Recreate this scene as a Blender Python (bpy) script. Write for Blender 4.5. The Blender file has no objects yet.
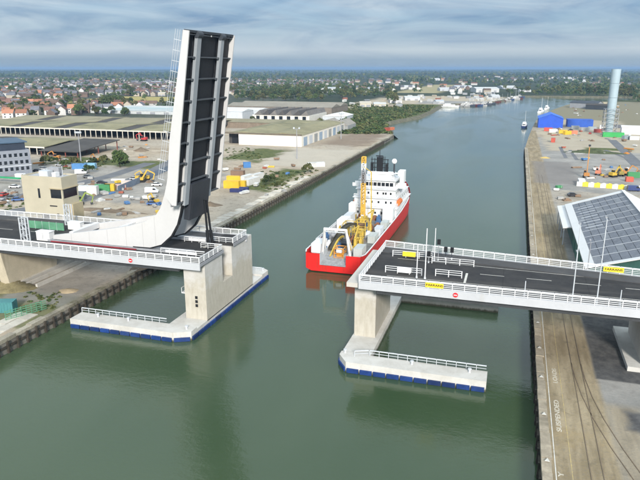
import bpy, bmesh, math, random
import numpy as np
from mathutils import Vector, Matrix
R = math.radians
rnd = random.Random(7)
SC = bpy.context.scene
COL = SC.collection

# ---------------------------------------------------------------- camera, sky, sun, exposure
FPX, CAMH, YAW = 620.0, 50.0, R(17.3)
PITCH = math.atan(172 / FPX)
cd = bpy.data.cameras.new('camera'); cam = bpy.data.objects.new('camera', cd); COL.objects.link(cam)
cd.sensor_width = 36; cd.lens = 36 * FPX / 640; cd.clip_start = 1; cd.clip_end = 90000
cam.location = (0, 0, CAMH); cam.rotation_euler = (R(90) - PITCH, 0, YAW)
SC.camera = cam
SUN_AZ, SUN_EL = R(292), R(24)          # direction towards the sun, measured from +X counter-clockwise
sunvec = Vector((math.cos(SUN_AZ) * math.cos(SUN_EL), math.sin(SUN_AZ) * math.cos(SUN_EL), math.sin(SUN_EL)))
w = bpy.data.worlds.new('World'); SC.world = w; w.use_nodes = True
nt = w.node_tree; nt.nodes.clear()
def wn(t, **k):
    n = nt.nodes.new(t)
    for a, b in k.items(): setattr(n, a, b)
    return n
out = wn('ShaderNodeOutputWorld'); bg = wn('ShaderNodeBackground'); bg.inputs[1].default_value = 0.1
sky = wn('ShaderNodeTexSky', sky_type='NISHITA', sun_disc=False)
sky.sun_elevation = SUN_EL; sky.sun_rotation = math.atan2(sunvec.x, sunvec.y)
sky.air_density = 1.0; sky.dust_density = 0.6; sky.ozone_density = 2.0
tc = wn('ShaderNodeTexCoord')
def wnoise(vec, scale, loc, det, dist=0.0):
    mp = wn('ShaderNodeMapping'); mp.inputs['Scale'].default_value = vec; mp.inputs['Location'].default_value = loc
    nz = wn('ShaderNodeTexNoise'); nz.inputs['Scale'].default_value = scale; nz.inputs['Detail'].default_value = det
    nz.inputs['Roughness'].default_value = .55; nz.inputs['Distortion'].default_value = dist
    nt.links.new(tc.outputs['Generated'], mp.inputs[0]); nt.links.new(mp.outputs[0], nz.inputs[0]); return nz.outputs[0]
def wramp(val, stops):
    r = wn('ShaderNodeValToRGB'); e = r.color_ramp.elements
    e[0].position, e[0].color = stops[0][0], stops[0][1]; e[1].position, e[1].color = stops[1][0], stops[1][1]
    for p, c in stops[2:]:
        x = e.new(p); x.color = c
    nt.links.new(val, r.inputs[0]); return r.outputs[0]
def wmix(f, a, b):
    m = wn('ShaderNodeMix', data_type='RGBA')
    for s, v in ((0, f), (6, a), (7, b)):
        if hasattr(v, 'is_linked'): nt.links.new(v, m.inputs[s])
        else: m.inputs[s].default_value = v
    return m.outputs[2]
g = lambda v: (v, v, v, 1)
n1 = wnoise((1.0, 1.0, 6.5), 3.2, (3.1, 0.4, 0.20), 9, 1.3)     # layered stratus, flattened towards the horizon
n2 = wnoise((1.6, 1.6, 10.0), 3.2, (1.7, 5.2, 2.9), 9, 1.0)
cloud_col = wramp(n2, [(.36, (1.35, 2.15, 3.2, 1)), (.66, (3.4, 4.05, 4.6, 1))])
thin = wramp(n1, [(.36, g(.35)), (.60, g(1))])
deck_dark = wmix(.75, sky.outputs[0], (1.4, 2.25, 3.4, 1))
layer = wmix(thin, deck_dark, cloud_col)
sepx = wn('ShaderNodeSeparateXYZ'); nt.links.new(tc.outputs['Generated'], sepx.inputs[0])
# far cloud bank: air light thickens in the lowest degrees all round the horizon
band = wramp(sepx.outputs[2], [(.0, (2.5, 3.15, 3.75, 1)), (.012, (2.3, 3.05, 3.75, 1)), (.027, (4.5, 5.0, 5.3, 1)), (.06, (2.2, 3.1, 4.1, 1))])
bandf = wramp(sepx.outputs[2], [(.0, g(.8)), (.016, g(.75)), (.03, g(.5)), (.065, g(.0))])
final = wmix(bandf, layer, band)
# overcast dome: luminance rises with the sine of the elevation, the same all round (CIE overcast law, softened)
lum = wn('ShaderNodeMath', operation='MULTIPLY_ADD'); clampz = wn('ShaderNodeMath', operation='MAXIMUM'); nt.links.new(sepx.outputs[2], clampz.inputs[0]); clampz.inputs[1].default_value = 0
nt.links.new(clampz.outputs[0], lum.inputs[0]); lum.inputs[1].default_value = 1.8; lum.inputs[2].default_value = .86
greyf = wramp(sepx.outputs[2], [(.08, g(0)), (.45, g(.75))])          # blue distance fades out of the cloud overhead
final = wmix(greyf, final, (3.1, 3.45, 3.6, 1))
vm = wn('ShaderNodeVectorMath', operation='SCALE'); nt.links.new(final, vm.inputs[0]); nt.links.new(lum.outputs[0], vm.inputs['Scale'])
nt.links.new(vm.outputs[0], bg.inputs[0]); nt.links.new(bg.outputs[0], out.inputs[0])
sl = bpy.data.lights.new('sun', 'SUN'); so = bpy.data.objects.new('sun', sl); COL.objects.link(so)
sl.energy = 3.3; sl.angle = R(9); sl.color = (1.0, .94, .86)
so.rotation_euler = (-sunvec).to_track_quat('-Z', 'Y').to_euler()
SC.view_settings.view_transform = 'Standard'; SC.view_settings.look = 'None'
cy = SC.cycles; cy.max_bounces = 5; cy.diffuse_bounces = 2; cy.glossy_bounces = 2; cy.transmission_bounces = 2; cy.transparent_max_bounces = 4; cy.volume_bounces = 0
cy.use_adaptive_sampling = True; cy.adaptive_threshold = .02; cy.caustics_reflective = False; cy.caustics_refractive = False; cy.use_denoising = True
SC.view_settings.exposure = 0.72; SC.view_settings.gamma = 1

# ---------------------------------------------------------------- pixel -> ground helper
_c, _s, _ca, _sa = math.cos(PITCH), math.sin(PITCH), math.cos(YAW), math.sin(YAW)
def P(u, v, z=2.7, X=None, Y=None):
    a, b = (u - 320) / FPX, (v - 240) / FPX
    x, y, q = a, _c - b * _s, -_s - b * _c
    r = Vector((x * _ca - y * _sa, x * _sa + y * _ca, q))
    t = (Y / r.y) if Y is not None else (X / r.x) if X is not None else (z - CAMH) / r.z
    return Vector((0, 0, CAMH)) + r * t
def pix(X, Y, Z):
    x = X * _ca + Y * _sa; y = -X * _sa + Y * _ca; z = Z - CAMH
    d = y * _c - z * _s; up = y * _s + z * _c
    return (320 + FPX * x / d, 240 - FPX * up / d, d)
GZ = 2.7

# ---------------------------------------------------------------- materials
class NT:
    def __init__(s, name):
        s.m = bpy.data.materials.new(name); s.m.use_nodes = True; s.t = s.m.node_tree
        s.b = s.t.nodes['Principled BSDF']; s.pos = None
    def n(s, t, **k):
        x = s.t.nodes.new(t)
        for a, b in k.items(): setattr(x, a, b)
        return x
    def put(s, sock, v):
        if hasattr(v, 'is_linked'): s.t.links.new(v, sock)
        else: sock.default_value = v
    def geo(s):
        if s.pos is None: s.pos = s.n('ShaderNodeNewGeometry').outputs['Position']
        return s.pos
    def noise(s, scale, det=5, rough=.6, vec=None, stretch=None, dist=0):
        v = vec or s.geo()
        if stretch:
            mp = s.n('ShaderNodeMapping'); mp.inputs['Scale'].default_value = stretch; s.put(mp.inputs[0], v); v = mp.outputs[0]
        x = s.n('ShaderNodeTexNoise'); x.inputs['Scale'].default_value = scale; x.inputs['Detail'].default_value = det
        x.inputs['Roughness'].default_value = rough; x.inputs['Distortion'].default_value = dist; s.put(x.inputs[0], v); return x.outputs[0]
    def math(s, op, a, b=0.0, c=None, clamp=False):
        x = s.n('ShaderNodeMath', operation=op, use_clamp=clamp); s.put(x.inputs[0], a); s.put(x.inputs[1], b)
        if c is not None: s.put(x.inputs[2], c)
        return x.outputs[0]
    def rng(s, v, a, b, c=0.0, d=1.0):
        x = s.n('ShaderNodeMapRange', interpolation_type='SMOOTHSTEP'); s.put(x.inputs[0], v)
        for i, q in enumerate((a, b, c, d)): s.put(x.inputs[i + 1], q)
        return x.outputs[0]
    def mix(s, f, a, b, mode='MIX'):
        x = s.n('ShaderNodeMix', data_type='RGBA', blend_type=mode); 
        q = lambda v: v if hasattr(v, 'is_linked') else (v[0], v[1], v[2], 1)
        s.put(x.inputs[0], f); s.put(x.inputs[6], q(a)); s.put(x.inputs[7], q(b)); return x.outputs[2]
    def bump(s, h, strength=.3, dist=.1):
        x = s.n('ShaderNodeBump'); x.inputs['Strength'].default_value = strength; x.inputs['Distance'].default_value = dist
        s.put(x.inputs['Height'], h); s.t.links.new(x.outputs[0], s.b.inputs['Normal'])
def mul(c, k): return tuple(min(1, x * k) for x in c[:3])
MATS = {}
def mat(name, col, rough=.75, var=.18, scale=.35, fine=3.0, metal=0.0, dirt=None, dirt_amt=0.0, dirt_scale=.25, rand=0.0, bump=0.0, streak=False, spec=.4):
    if name in MATS: return MATS[name]
    T = NT(name)
    a = T.noise(scale, 5, .6); b = T.noise(fine, 4, .6)
    f = T.math('ADD', T.math('MULTIPLY', a, .65), T.math('MULTIPLY', b, .35))
    f = T.rng(f, .3, .7)
    c = T.mix(f, mul(col, 1 - var), mul(col, 1 + var))
    if dirt:
        d = T.noise(dirt_scale, 7, .68, stretch=(1, 1, .12) if streak else None)
        c = T.mix(T.rng(d, .62 - dirt_amt * .35, .78 - dirt_amt * .2, 0, .85), c, dirt)
    if rand:
        oi = T.n('ShaderNodeObjectInfo').outputs['Random']
        hv = T.n('ShaderNodeHueSaturation'); T.put(hv.inputs['Color'], c)
        T.put(hv.inputs['Value'], T.math('MULTIPLY_ADD', oi, rand * 2, 1 - rand)); c = hv.outputs[0]
    T.put(T.b.inputs['Base Color'], c); T.b.inputs['Metallic'].default_value = metal
    T.put(T.b.inputs['Roughness'], T.math('MULTIPLY_ADD', b, .25, rough - .12))
    T.b.inputs['Specular IOR Level'].default_value = spec
    if bump: T.bump(b, bump, .05)
    MATS[name] = T.m; return T.m

WHITE = mat('white_paint', (.68, .68, .67), .45, .05, .2, 2, dirt=(.55, .53, .48), dirt_amt=.12, streak=True)
WHITE2 = mat('white_steel', (.66, .67, .68), .5, .05)
LGREY = mat('light_grey_paint', (.50, .53, .56), .5, .08, dirt=(.3, .31, .32), dirt_amt=.1)
MGREY = mat('mid_grey', (.27, .28, .30), .6, .12)
DGREY = mat('dark_grey', (.035, .042, .052), .55, .2)
BLACK = mat('black_steel', (.012, .013, .015), .4, .2)
CONC = mat('concrete', (.48, .46, .42), .85, .08, .4, 4, dirt=(.36, .32, .25), dirt_amt=.22, dirt_scale=.35, streak=True)
CONCW = mat('concrete_pale', (.55, .535, .50), .85, .07, .3, 4, dirt=(.45, .42, .36), dirt_amt=.15, dirt_scale=.5)
CONCD = mat('concrete_dark', (.20, .185, .16), .9, .3, .5, 3, dirt=(.06, .055, .045), dirt_amt=.4)
CREAM = mat('cream_cladding', (.43, .395, .30), .7, .06, .5, 5)
CREAMD = mat('tan_cladding', (.40, .34, .22), .7, .1)
ASPH = mat('asphalt', (.042, .043, .047), .85, .25, .4, 6, dirt=(.09, .088, .085), dirt_amt=.25)
ASPHL = mat('asphalt_worn', (.13, .135, .145), .85, .2, .2, 4, dirt=(.2, .19, .17), dirt_amt=.2)
BLUE = mat('blue_fender', (.008, .034, .15), .55, .25, 1, 5, dirt=(.03, .045, .09), dirt_amt=.35, rand=.4)
TIMBER = mat('dark_timber', (.05, .042, .032), .9, .4, 1, 5)
RUST = mat('rust', (.20, .09, .045), .85, .3, 1, 4)
YELLOW = mat('yellow_paint', (.52, .35, .05), .5, .1)
ORANGE = mat('orange_paint', (.42, .19, .05), .5, .15)
SRED = mat('ship_red', (.62, .018, .016), .42, .06, .15, 2, dirt=(.36, .035, .022), dirt_amt=.4, dirt_scale=.6, streak=True)
SIGNR = mat('sign_red', (.6, .02, .03), .5, .05)
GLASS = mat('dark_glass', (.012, .016, .022), .12, .2, spec=.8)
LINE = mat('line_white', (.55, .54, .50), .8, .15, 1.0, 6, dirt=(.25, .23, .2), dirt_amt=.35, dirt_scale=2)
LINEY = mat('line_yellow', (.44, .34, .15), .85, .2, 1.0, 6, dirt=(.28, .24, .165), dirt_amt=.7, dirt_scale=2)
GREENP = mat('green_paint', (.03, .22, .08), .6, .15)
MESHG = mat('green_netting', (.09, .25, .15), .8, .2)
RAIL = mat('rail_steel', (.165, .125, .085), .6, .2)
TYRE = mat('tyre', (.015, .015, .016), .8, .2)

# ---------------------------------------------------------------- mesh builder
class MB:
    def __init__(s): s.v = []; s.f = []; s.mi = []; s.k = 0
    def add(s, vs, fs):
        n = len(s.v); s.v += [tuple(q) for q in vs]
        for f in fs: s.f.append([i + n for i in f]); s.mi.append(s.k)
        return s
    def box(s, x0, x1, y0, y1, z0, z1, fn=None):
        vs = [(x, y, z) for z in (z0, z1) for y in (y0, y1) for x in (x0, x1)]
        if fn: vs = [fn(*q) for q in vs]
        return s.add(vs, [(0, 2, 3, 1), (4, 5, 7, 6), (0, 1, 5, 4), (2, 6, 7, 3), (0, 4, 6, 2), (1, 3, 7, 5)])
    def prism(s, pts, z0, z1):
        n = len(pts); vs = [(x, y, z0) for x, y in pts] + [(x, y, z1) for x, y in pts]
        return s.add(vs, [list(range(n))[::-1], list(range(n, 2 * n))] + [(i, (i + 1) % n, n + (i + 1) % n, n + i) for i in range(n)])
    def prismY(s, pts, y0, y1):
        n = len(pts); vs = [(x, y0, z) for x, z in pts] + [(x, y1, z) for x, z in pts]
        return s.add(vs, [list(range(n)), list(range(n, 2 * n))[::-1]] + [(i, n + i, n + (i + 1) % n, (i + 1) % n) for i in range(n)])
    def prismX(s, pts, x0, x1):
        n = len(pts); vs = [(x0, y, z) for y, z in pts] + [(x1, y, z) for y, z in pts]
        return s.add(vs, [list(range(n))[::-1], list(range(n, 2 * n))] + [(i, (i + 1) % n, n + (i + 1) % n, n + i) for i in range(n)])
    def tube(s, p, q, r, r2=None, n=6):
        p, q = Vector(p), Vector(q); d = (q - p).normalized(); r2 = r if r2 is None else r2
        a = d.orthogonal().normalized(); b = d.cross(a)
        vs = [p + (a * math.cos(2 * math.pi * i / n) + b * math.sin(2 * math.pi * i / n)) * r for i in range(n)] + \
             [q + (a * math.cos(2 * math.pi * i / n) + b * math.sin(2 * math.pi * i / n)) * r2 for i in range(n)]
        return s.add(vs, [list(range(n))[::-1], list(range(n, 2 * n))] + [(i, (i + 1) % n, n + (i + 1) % n, n + i) for i in range(n)])
    def bar(s, p, q, w, h):
        p, q = Vector(p), Vector(q); d = (q - p).normalized()
        a = d.cross(Vector((0, 0, 1)))
        a = a.normalized() if a.length > 1e-4 else Vector((1, 0, 0))
        b = a.cross(d).normalized(); a = a * w / 2; b = b * h / 2
        vs = [p - a - b, p + a - b, p + a + b, p - a + b, q - a - b, q + a - b, q + a + b, q - a + b]
        return s.add(vs, [(0, 1, 2, 3), (7, 6, 5, 4), (0, 4, 5, 1), (1, 5, 6, 2), (2, 6, 7, 3), (3, 7, 4, 0)])
    def quad(s, *p): return s.add(p, [list(range(len(p)))])
    def mesh(s, name, mats, smooth=False):
        me = bpy.data.meshes.new(name); me.from_pydata(s.v, [], s.f)
        for m in (mats if isinstance(mats, (list, tuple)) else [mats]): me.materials.append(m)
        if any(s.mi): me.polygons.foreach_set('material_index', s.mi)
        bm = bmesh.new(); bm.from_mesh(me); bmesh.ops.recalc_face_normals(bm, faces=bm.faces)
        if max(q[2] for q in s.v) - min(q[2] for q in s.v) < 1e-4:
            for f in bm.faces:
                if f.normal.z < 0: f.normal_flip()
        bm.to_mesh(me); bm.free()
        if smooth: me.polygons.foreach_set('use_smooth', [True] * len(me.polygons))
        me.update(); return me
    def build(s, name, mats, parent=None, smooth=False, world=False):
        return link(name, s.mesh(name, mats, smooth), parent, world=world)
def link(name, me, parent=None, loc=(0, 0, 0), rz=0, world=False, scale=None):
    o = bpy.data.objects.new(name, me); COL.objects.link(o)
    o.location = loc; o.rotation_euler = (0, 0, rz)
    if scale: o.scale = scale
    if parent:
        o.parent = parent
        if world: o.location = Vector(loc) - Vector(parent.location)
    return o
def tag(o, label, cat, group=None):
    o['label'] = label; o['category'] = cat
    if group: o['group'] = group
    return o
def thing(name, label, cat, loc=(0, 0, 0), rz=0, group=None):
    o = bpy.data.objects.new(name, None); COL.objects.link(o); o.empty_display_size = .5
    o.location = loc; o.rotation_euler = (0, 0, rz); return tag(o, label, cat, group)
def struct(o): o['kind'] = 'structure'; return o
def stuff(o): o['kind'] = 'stuff'; return o
def copy_tree(o, parent=None):
    c = o.copy(); COL.objects.link(c); c.parent = parent
    for ch in KIDS.get(o.name) or list(o.children): copy_tree(ch, c)
    return c
KIDS = {}
def place(proto, loc, rz=0, label=None, group=None, scale=1.0):
    c = copy_tree(proto); c.location = loc; c.rotation_euler = (0, 0, rz); c.scale = (scale,) * 3
    if label: c['label'] = label
    if group: c['group'] = group
    return c
def drop(o):
    for ch in list(o.children_recursive): bpy.data.objects.remove(ch)
    bpy.data.objects.remove(o)

RPM = {}
def railing(parent, p0, p1, h=1.15, step=2.2, m=None, kind='bridge', name='railing_panel'):
    """a run of equal railing panels from p0 to p1, each a child; p in world coordinates"""
    m = m or WHITE2; p0, p1 = Vector(p0), Vector(p1); L = (p1 - p0).length; n = max(1, round(L / step)); st = L / n
    key = (kind, round(st, 3), h, m.name, round(p1.z - p0.z, 3))
    if key not in RPM:
        b = MB(); dz = (p1.z - p0.z) / n
        sh = lambda x, y, z: (x, y, z + dz * x / st)
        t = .09 if kind == 'bridge' else .06
        b.box(0, t * 1.3, -t, t, 0, h)
        zs = {'bridge': (.12, .36, .60, .84, 1.0), 'light': (.5, 1.0), 'three': (.3, .65, 1.0)}[kind]
        for z in zs:
            q = .075 if z == 1 else .045 if kind == 'bridge' else .035
            b.box(t * 1.3, st, -q, q, z * h - q, z * h + q, sh)
        RPM[key] = b.mesh('railing_panel', m)
    a = math.atan2(p1.y - p0.y, p1.x - p0.x)
    for i in range(n):
        link(name, RPM[key], parent, p0 + (p1 - p0) * (i / n), a, world=True)
def text_mesh(body, size, m, extrude=.006):
    cu = bpy.data.curves.new('lettering', 'FONT'); cu.body = body; cu.size = size; cu.extrude = extrude; cu.align_x = 'CENTER'; cu.align_y = 'CENTER'; cu.offset = .022 * size
    o = bpy.data.objects.new('tmp', cu); COL.objects.link(o)
    me = bpy.data.meshes.new_from_object(o.evaluated_get(bpy.context.evaluated_depsgraph_get()))
    bpy.data.objects.remove(o); me.materials.clear(); me.materials.append(m); return me

# ================================================================ SETTING: water and ground
RX, LX = 6.5, -85.0
LEFT_BANK = [(LX, 455), (-92, 470), (-97, 500), (-104, 530), (-113.6, 563), (-106, 600), (-97, 650), (-95, 733), (-97, 800), (-98, 852), (-82, 895), (-50, 915), (-25, 1006), (-8, 1110), (3, 1192), (69, 1196), (150, 1205), (235, 1210)]
RIGHT_BANK = [(250, 1170), (205, 1105), (140, 1035), (85, 985), (62, 900), (40, 790), (26, 700), (18, 624), (13, 538), (9.5, 470), (RX, 400)]
T = NT('water')
lw = T.n('ShaderNodeLayerWeight'); lw.inputs[0].default_value = .12
big = T.noise(.012, 4, .6, stretch=(1, .45, 1), dist=.6); mid = T.noise(.10, 4, .6)
silt = T.mix(T.rng(big, .35, .68), (.034, .062, .029), (.056, .084, .046))
T.put(T.b.inputs['Base Color'], silt)
T.b.inputs['IOR'].default_value = 1.35; T.b.inputs['Specular IOR Level'].default_value = .7
patch = T.noise(.018, 5, .6, stretch=(1, .35, 1), dist=1.2)
T.put(T.b.inputs['Roughness'], T.rng(patch, .38, .62, .03, .16))
rip = T.math('ADD', T.math('MULTIPLY', T.noise(.55, 4, .6, stretch=(1, 1.6, 1)), .8), T.math('MULTIPLY', T.noise(2.4, 3, .6), .3))
bp = T.n('ShaderNodeBump'); T.put(bp.inputs['Strength'], T.rng(patch, .38, .64, .08, .34)); bp.inputs['Distance'].default_value = .22
T.put(bp.inputs['Height'], rip); T.t.links.new(bp.outputs[0], T.b.inputs['Normal'])
wm = T.m
b = MB(); b.quad((-160, -250, 0), (300, -250, 0), (300, 1260, 0), (-160, 1260, 0))
struct(b.build('water', wm))
MATS['water'] = wm

# ground: one sheet with the river cut out of it; three slots (left bank, right bank, country) share one recipe
def ground_mat(zone):
    x_lo, x_hi, y_lo, y_hi = zone
    G = NT('ground_material')
    pos = G.geo(); sp = G.n('ShaderNodeSeparateXYZ'); G.put(sp.inputs[0], pos); gx, gy = sp.outputs[0], sp.outputs[1]
    nA = G.noise(.018, 4, .62); nB = G.noise(.09, 5, .65); nC = G.noise(.6, 5, .65); nD = G.noise(3.0, 2, .6)
    wob = G.math('MULTIPLY', G.math('SUBTRACT', nB, .5), 26.0); wob2 = G.math('MULTIPLY', G.math('SUBTRACT', nA, .5), 40.0)
    def boxmask(x0, x1, y0, y1, soft=4, wv=1.0):
        dx = G.math('SUBTRACT', G.math('ABSOLUTE', G.math('MULTIPLY_ADD', wob, wv, G.math('SUBTRACT', gx, (x0 + x1) / 2))), (x1 - x0) / 2)
        dy = G.math('SUBTRACT', G.math('ABSOLUTE', G.math('MULTIPLY_ADD', wob, -wv, G.math('SUBTRACT', gy, (y0 + y1) / 2))), (y1 - y0) / 2)
        return G.rng(G.math('MAXIMUM', dx, dy), -soft, soft, 1, 0)
    sand = G.mix(G.rng(nB, .3, .7), (.30, .243, .175), (.47, .40, .305))
    sand = G.mix(G.rng(nA, .42, .6, 0, .6), sand, (.36, .325, .27))
    sand = G.mix(G.rng(nC, .52, .72, 0, .7), sand, (.155, .13, .095))
    grass = G.mix(G.rng(nC, .3, .7), (.055, .078, .022), (.13, .138, .048))
    grey = G.mix(G.rng(nB, .3, .7), (.22, .215, .20), (.34, .325, .30))
    grey = G.mix(G.rng(nC, .5, .75, 0, .5), grey, (.17, .16, .15))
    dark = G.mix(G.rng(nC, .3, .7), (.06, .06, .062), (.11, .108, .105))
    c = sand
    if y_hi > 500:      # country beyond the port: dark green with paler fields and gardens
        cn = G.noise(.0045, 6, .6); cn2 = G.noise(.0013, 5, .6)
        land = G.mix(G.rng(cn, .38, .62), (.020, .032, .013), (.042, .055, .024))
        land = G.mix(G.rng(cn2, .55, .62, 0, .35), land, (.11, .11, .05))
        town = G.mix(G.rng(nB, .35, .65), (.035, .05, .022), (.085, .085, .07))
        c = G.mix(G.rng(G.math('ADD', gy, wob2), 500, 640), sand, land)
    else: town = sand
    st = [c]
    def lay(col, x0, x1, y0, y1, amt=1.0, **k):
        if x1 < x_lo - 25 or x0 > x_hi + 25 or y1 < y_lo - 25 or y0 > y_hi + 25: return
        m = boxmask(x0, x1, y0, y1, **k)
        if amt < 1: m = G.math('MULTIPLY', m, amt)
        st[0] = G.mix(m, st[0], col)
    sandp = G.mix(nB, (.34, .285, .20), (.47, .41, .31))
    lay(town, -1500, -330, 520, 1900, soft=20)
    lay((.36, .30, .10), -650, -500, 735, 950, soft=6, wv=.6)            # stubble field beyond the long sheds
    lay((.33, .28, .11), -700, -560, 1050, 1250, soft=6, wv=.6)
    lay(sandp, -215, -20, 700, 1120, soft=12, wv=1.5)                  # scraped ground on the far bend
    lay((.32, .28, .15), -240, -150, 1250, 1900, soft=14)
    lay((.30, .26, .14), -460, -390, 1000, 1090, soft=8)
    lay(grass, -175, -90, 470, 640, soft=9, wv=1.6)                      # scrubby bend
    lay(grass, -190, -90, 600, 800, soft=9, wv=1.6); lay(grass, -150, -90, 780, 860, soft=7, wv=1.2)
    lay(grey, -135, -40, 875, 960, soft=5)
    lay((.21, .19, .125), 30, 330, 560, 1010, soft=10)                           # yard edge on the right bank
    lay(grass, 150, 700, 1020, 2400, soft=25, amt=.8)
    lay(sand, -300, -84, -100, 470, soft=2, wv=.2)
    lay(grey, -300, -125, 190, 262, soft=5, amt=.85)                     # car park and lanes behind the control tower
    lay(grass, -232, -165, 262, 285, soft=3)
    lay(grass, -150, -128, 300, 350, soft=4)
    lay(grass, -106, -92, 225, 282, soft=2.5, wv=.5)
    lay(grass, -240, -160, 478, 515, soft=5)
    lay(grass, -180, -125, 470, 500, soft=5)
    lay(grass, -106, -85, 86, 104, soft=1.2, wv=.25, amt=.8)
    lay(grass, -170, -118, 142, 158, soft=2, wv=.4, amt=.7)
    lay(grey, -103, -86, 98, 170, soft=2, wv=.35, amt=.75)
    lay(dark, -96, -88, 128, 152, soft=1.5, wv=.3, amt=.5)
    lay((.16, .12, .09), -150, -95, 158, 164, soft=2, wv=.9, amt=.8)     # spoil tracks
    lay((.46, .42, .35), -126, -86, 290, 360, soft=5, amt=.7)
    lay((.17, .12, .085), -120, -90, 380, 470, soft=6, amt=.7)
    # right bank
    qs = G.mix(G.rng(G.noise(.35, 6, .65, stretch=(1.6, .22, 1)), .33, .68), (.21, .168, .105), (.335, .275, .182))
    qs = G.mix(G.rng(nC, .52, .70, 0, .7), qs, (.17, .14, .09)); qs = G.mix(G.rng(nB, .5, .66, 0, .5), qs, (.265, .20, .105))
    lay(grey, 6, 140, -100, 470, soft=.6, wv=.02)
    lay(qs, 6, 15.5, -100, 520, soft=.5, wv=.03)
    lay(qs, 15, 19.5, 60, 90, soft=1.5, wv=.12, amt=.7)
    lay(sand, 15, 60, 195, 262, soft=3, amt=.55)
    lay(sandp, 18, 90, 395, 640, soft=4, amt=.8)
    lay(dark, 18, 31, 306, 330, soft=2, amt=.25)
    lay((.19, .175, .165), 10, 29, 278, 345, soft=2, wv=.25, amt=.75)
    lay(dark, 15.3, 60, 97.5, 128, soft=.35, wv=.02)                     # fresh asphalt under the approach
    lay(dark, 17.5, 26, 83.5, 89, soft=.8, wv=.16)
    lay(dark, 19.5, 26, 72, 80, soft=.8, wv=.14, amt=.8)
    lay(grass, 42, 68, 404, 416, soft=2, wv=.25)
    c = G.mix(G.math('MULTIPLY', G.rng(nD, .45, .8), .3), st[0], (.15, .15, .15))
    G.put(G.b.inputs['Base Color'], c); G.b.inputs['Roughness'].default_value = .92; G.b.inputs['Specular IOR Level'].default_value = .15
    G.bump(G.math('ADD', nC, G.math('MULTIPLY', nD, .4)), .35, .25)
    return G.m
B = 32000
bm = bmesh.new()
def gquad(mi, *ps):
    f = bm.faces.new([bm.verts.new((x, y, GZ)) for x, y in ps]); f.material_index = mi; f.normal_update()
    if f.normal.z < 0: f.normal_flip()
lb = [(LX, -250)] + LEFT_BANK[:-3]
for (x0, y0), (x1, y1) in zip(lb, lb[1:]): gquad(2 if y0 >= 455 else 0, (-B, y0), (x0, y0), (x1, y1), (-B, y1))
rb = RIGHT_BANK + [(RX, -250)]
for (x0, y0), (x1, y1) in zip(rb, rb[1:]): gquad(2 if y1 >= 470 else 1, (B, y0), (x0, y0), (x1, y1), (B, y1))
cap = [(-B, 1192)] + LEFT_BANK[-4:] + [RIGHT_BANK[0], (B, 1170)]
for (x0, y0), (x1, y1) in zip(cap, cap[1:]): gquad(2, (x0, y0), (x1, y1), (x1, 1.6 * B), (x0, 1.6 * B))
me = bpy.data.meshes.new('ground'); bm.to_mesh(me); bm.free()
for z_ in ((-B, -40, -300, 455), (-40, B, -300, 470), (-B, B, 455, 2 * B)): me.materials.append(ground_mat(z_))
ground = struct(link('ground', me))
bed = MB(); bed.quad((-200, -250, -6), (320, -250, -6), (320, 1300, -6), (-200, 1300, -6)); struct(bed.build('river_bed', CONCD))

# sloping natural banks below the ground edge where there is no quay wall
b = MB(); pts = LEFT_BANK
for (x0, y0), (x1, y1) in zip(pts, pts[1:]):
    b.quad((x0, y0, GZ), (x1, y1, GZ), (x1 + 6, y1 - 3, -1.5), (x0 + 6, y0 - 3, -1.5))
pts = RIGHT_BANK[:-5]
for (x0, y0), (x1, y1) in zip(pts, pts[1:]):
    b.quad((x0, y0, GZ), (x1, y1, GZ), (x1 - 5, y1 + 3, -1.5), (x0 - 5, y0 + 3, -1.5))
BANK = mat('bank_mud', (.12, .11, .075), .9, .4, .3, 3, dirt=(.05, .06, .025), dirt_amt=.5)
struct(b.build('river_bank', BANK))

# far wooded rise along the horizon
T = NT('far_woods'); a = T.noise(.0035, 7, .65)
T.put(T.b.inputs['Base Color'], T.mix(T.rng(a, .35, .65), (.018, .030, .013), (.045, .058, .026))); T.b.inputs['Roughness'].default_value = .95; T.b.inputs['Specular IOR Level'].default_value = .05
b = MB(); rr = random.Random(3)
for ring, (d, hgt) in enumerate(((4200, 16), (6500, 22), (10000, 26), (16000, 34))):
    prev = None
    for i in range(91):
        an = R(28 + i * 124 / 90); h = hgt * (.55 + .45 * math.sin(i * .37 + ring * 2) * math.sin(i * .13 + ring)) * (.75 + rr.random() * .5)
        ca, sa = math.cos(an), math.sin(an)
        row = [(ca * (d - 260), sa * (d - 260), GZ - 1), (ca * d, sa * d, GZ + h), (ca * (d + 900), sa * (d + 900), GZ - 1)]
        if prev: b.quad(prev[0], prev[1], row[1], row[0]); b.quad(prev[1], prev[2], row[2], row[1])
        prev = row
struct(b.build('wooded_hills', T.m, smooth=True))

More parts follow.
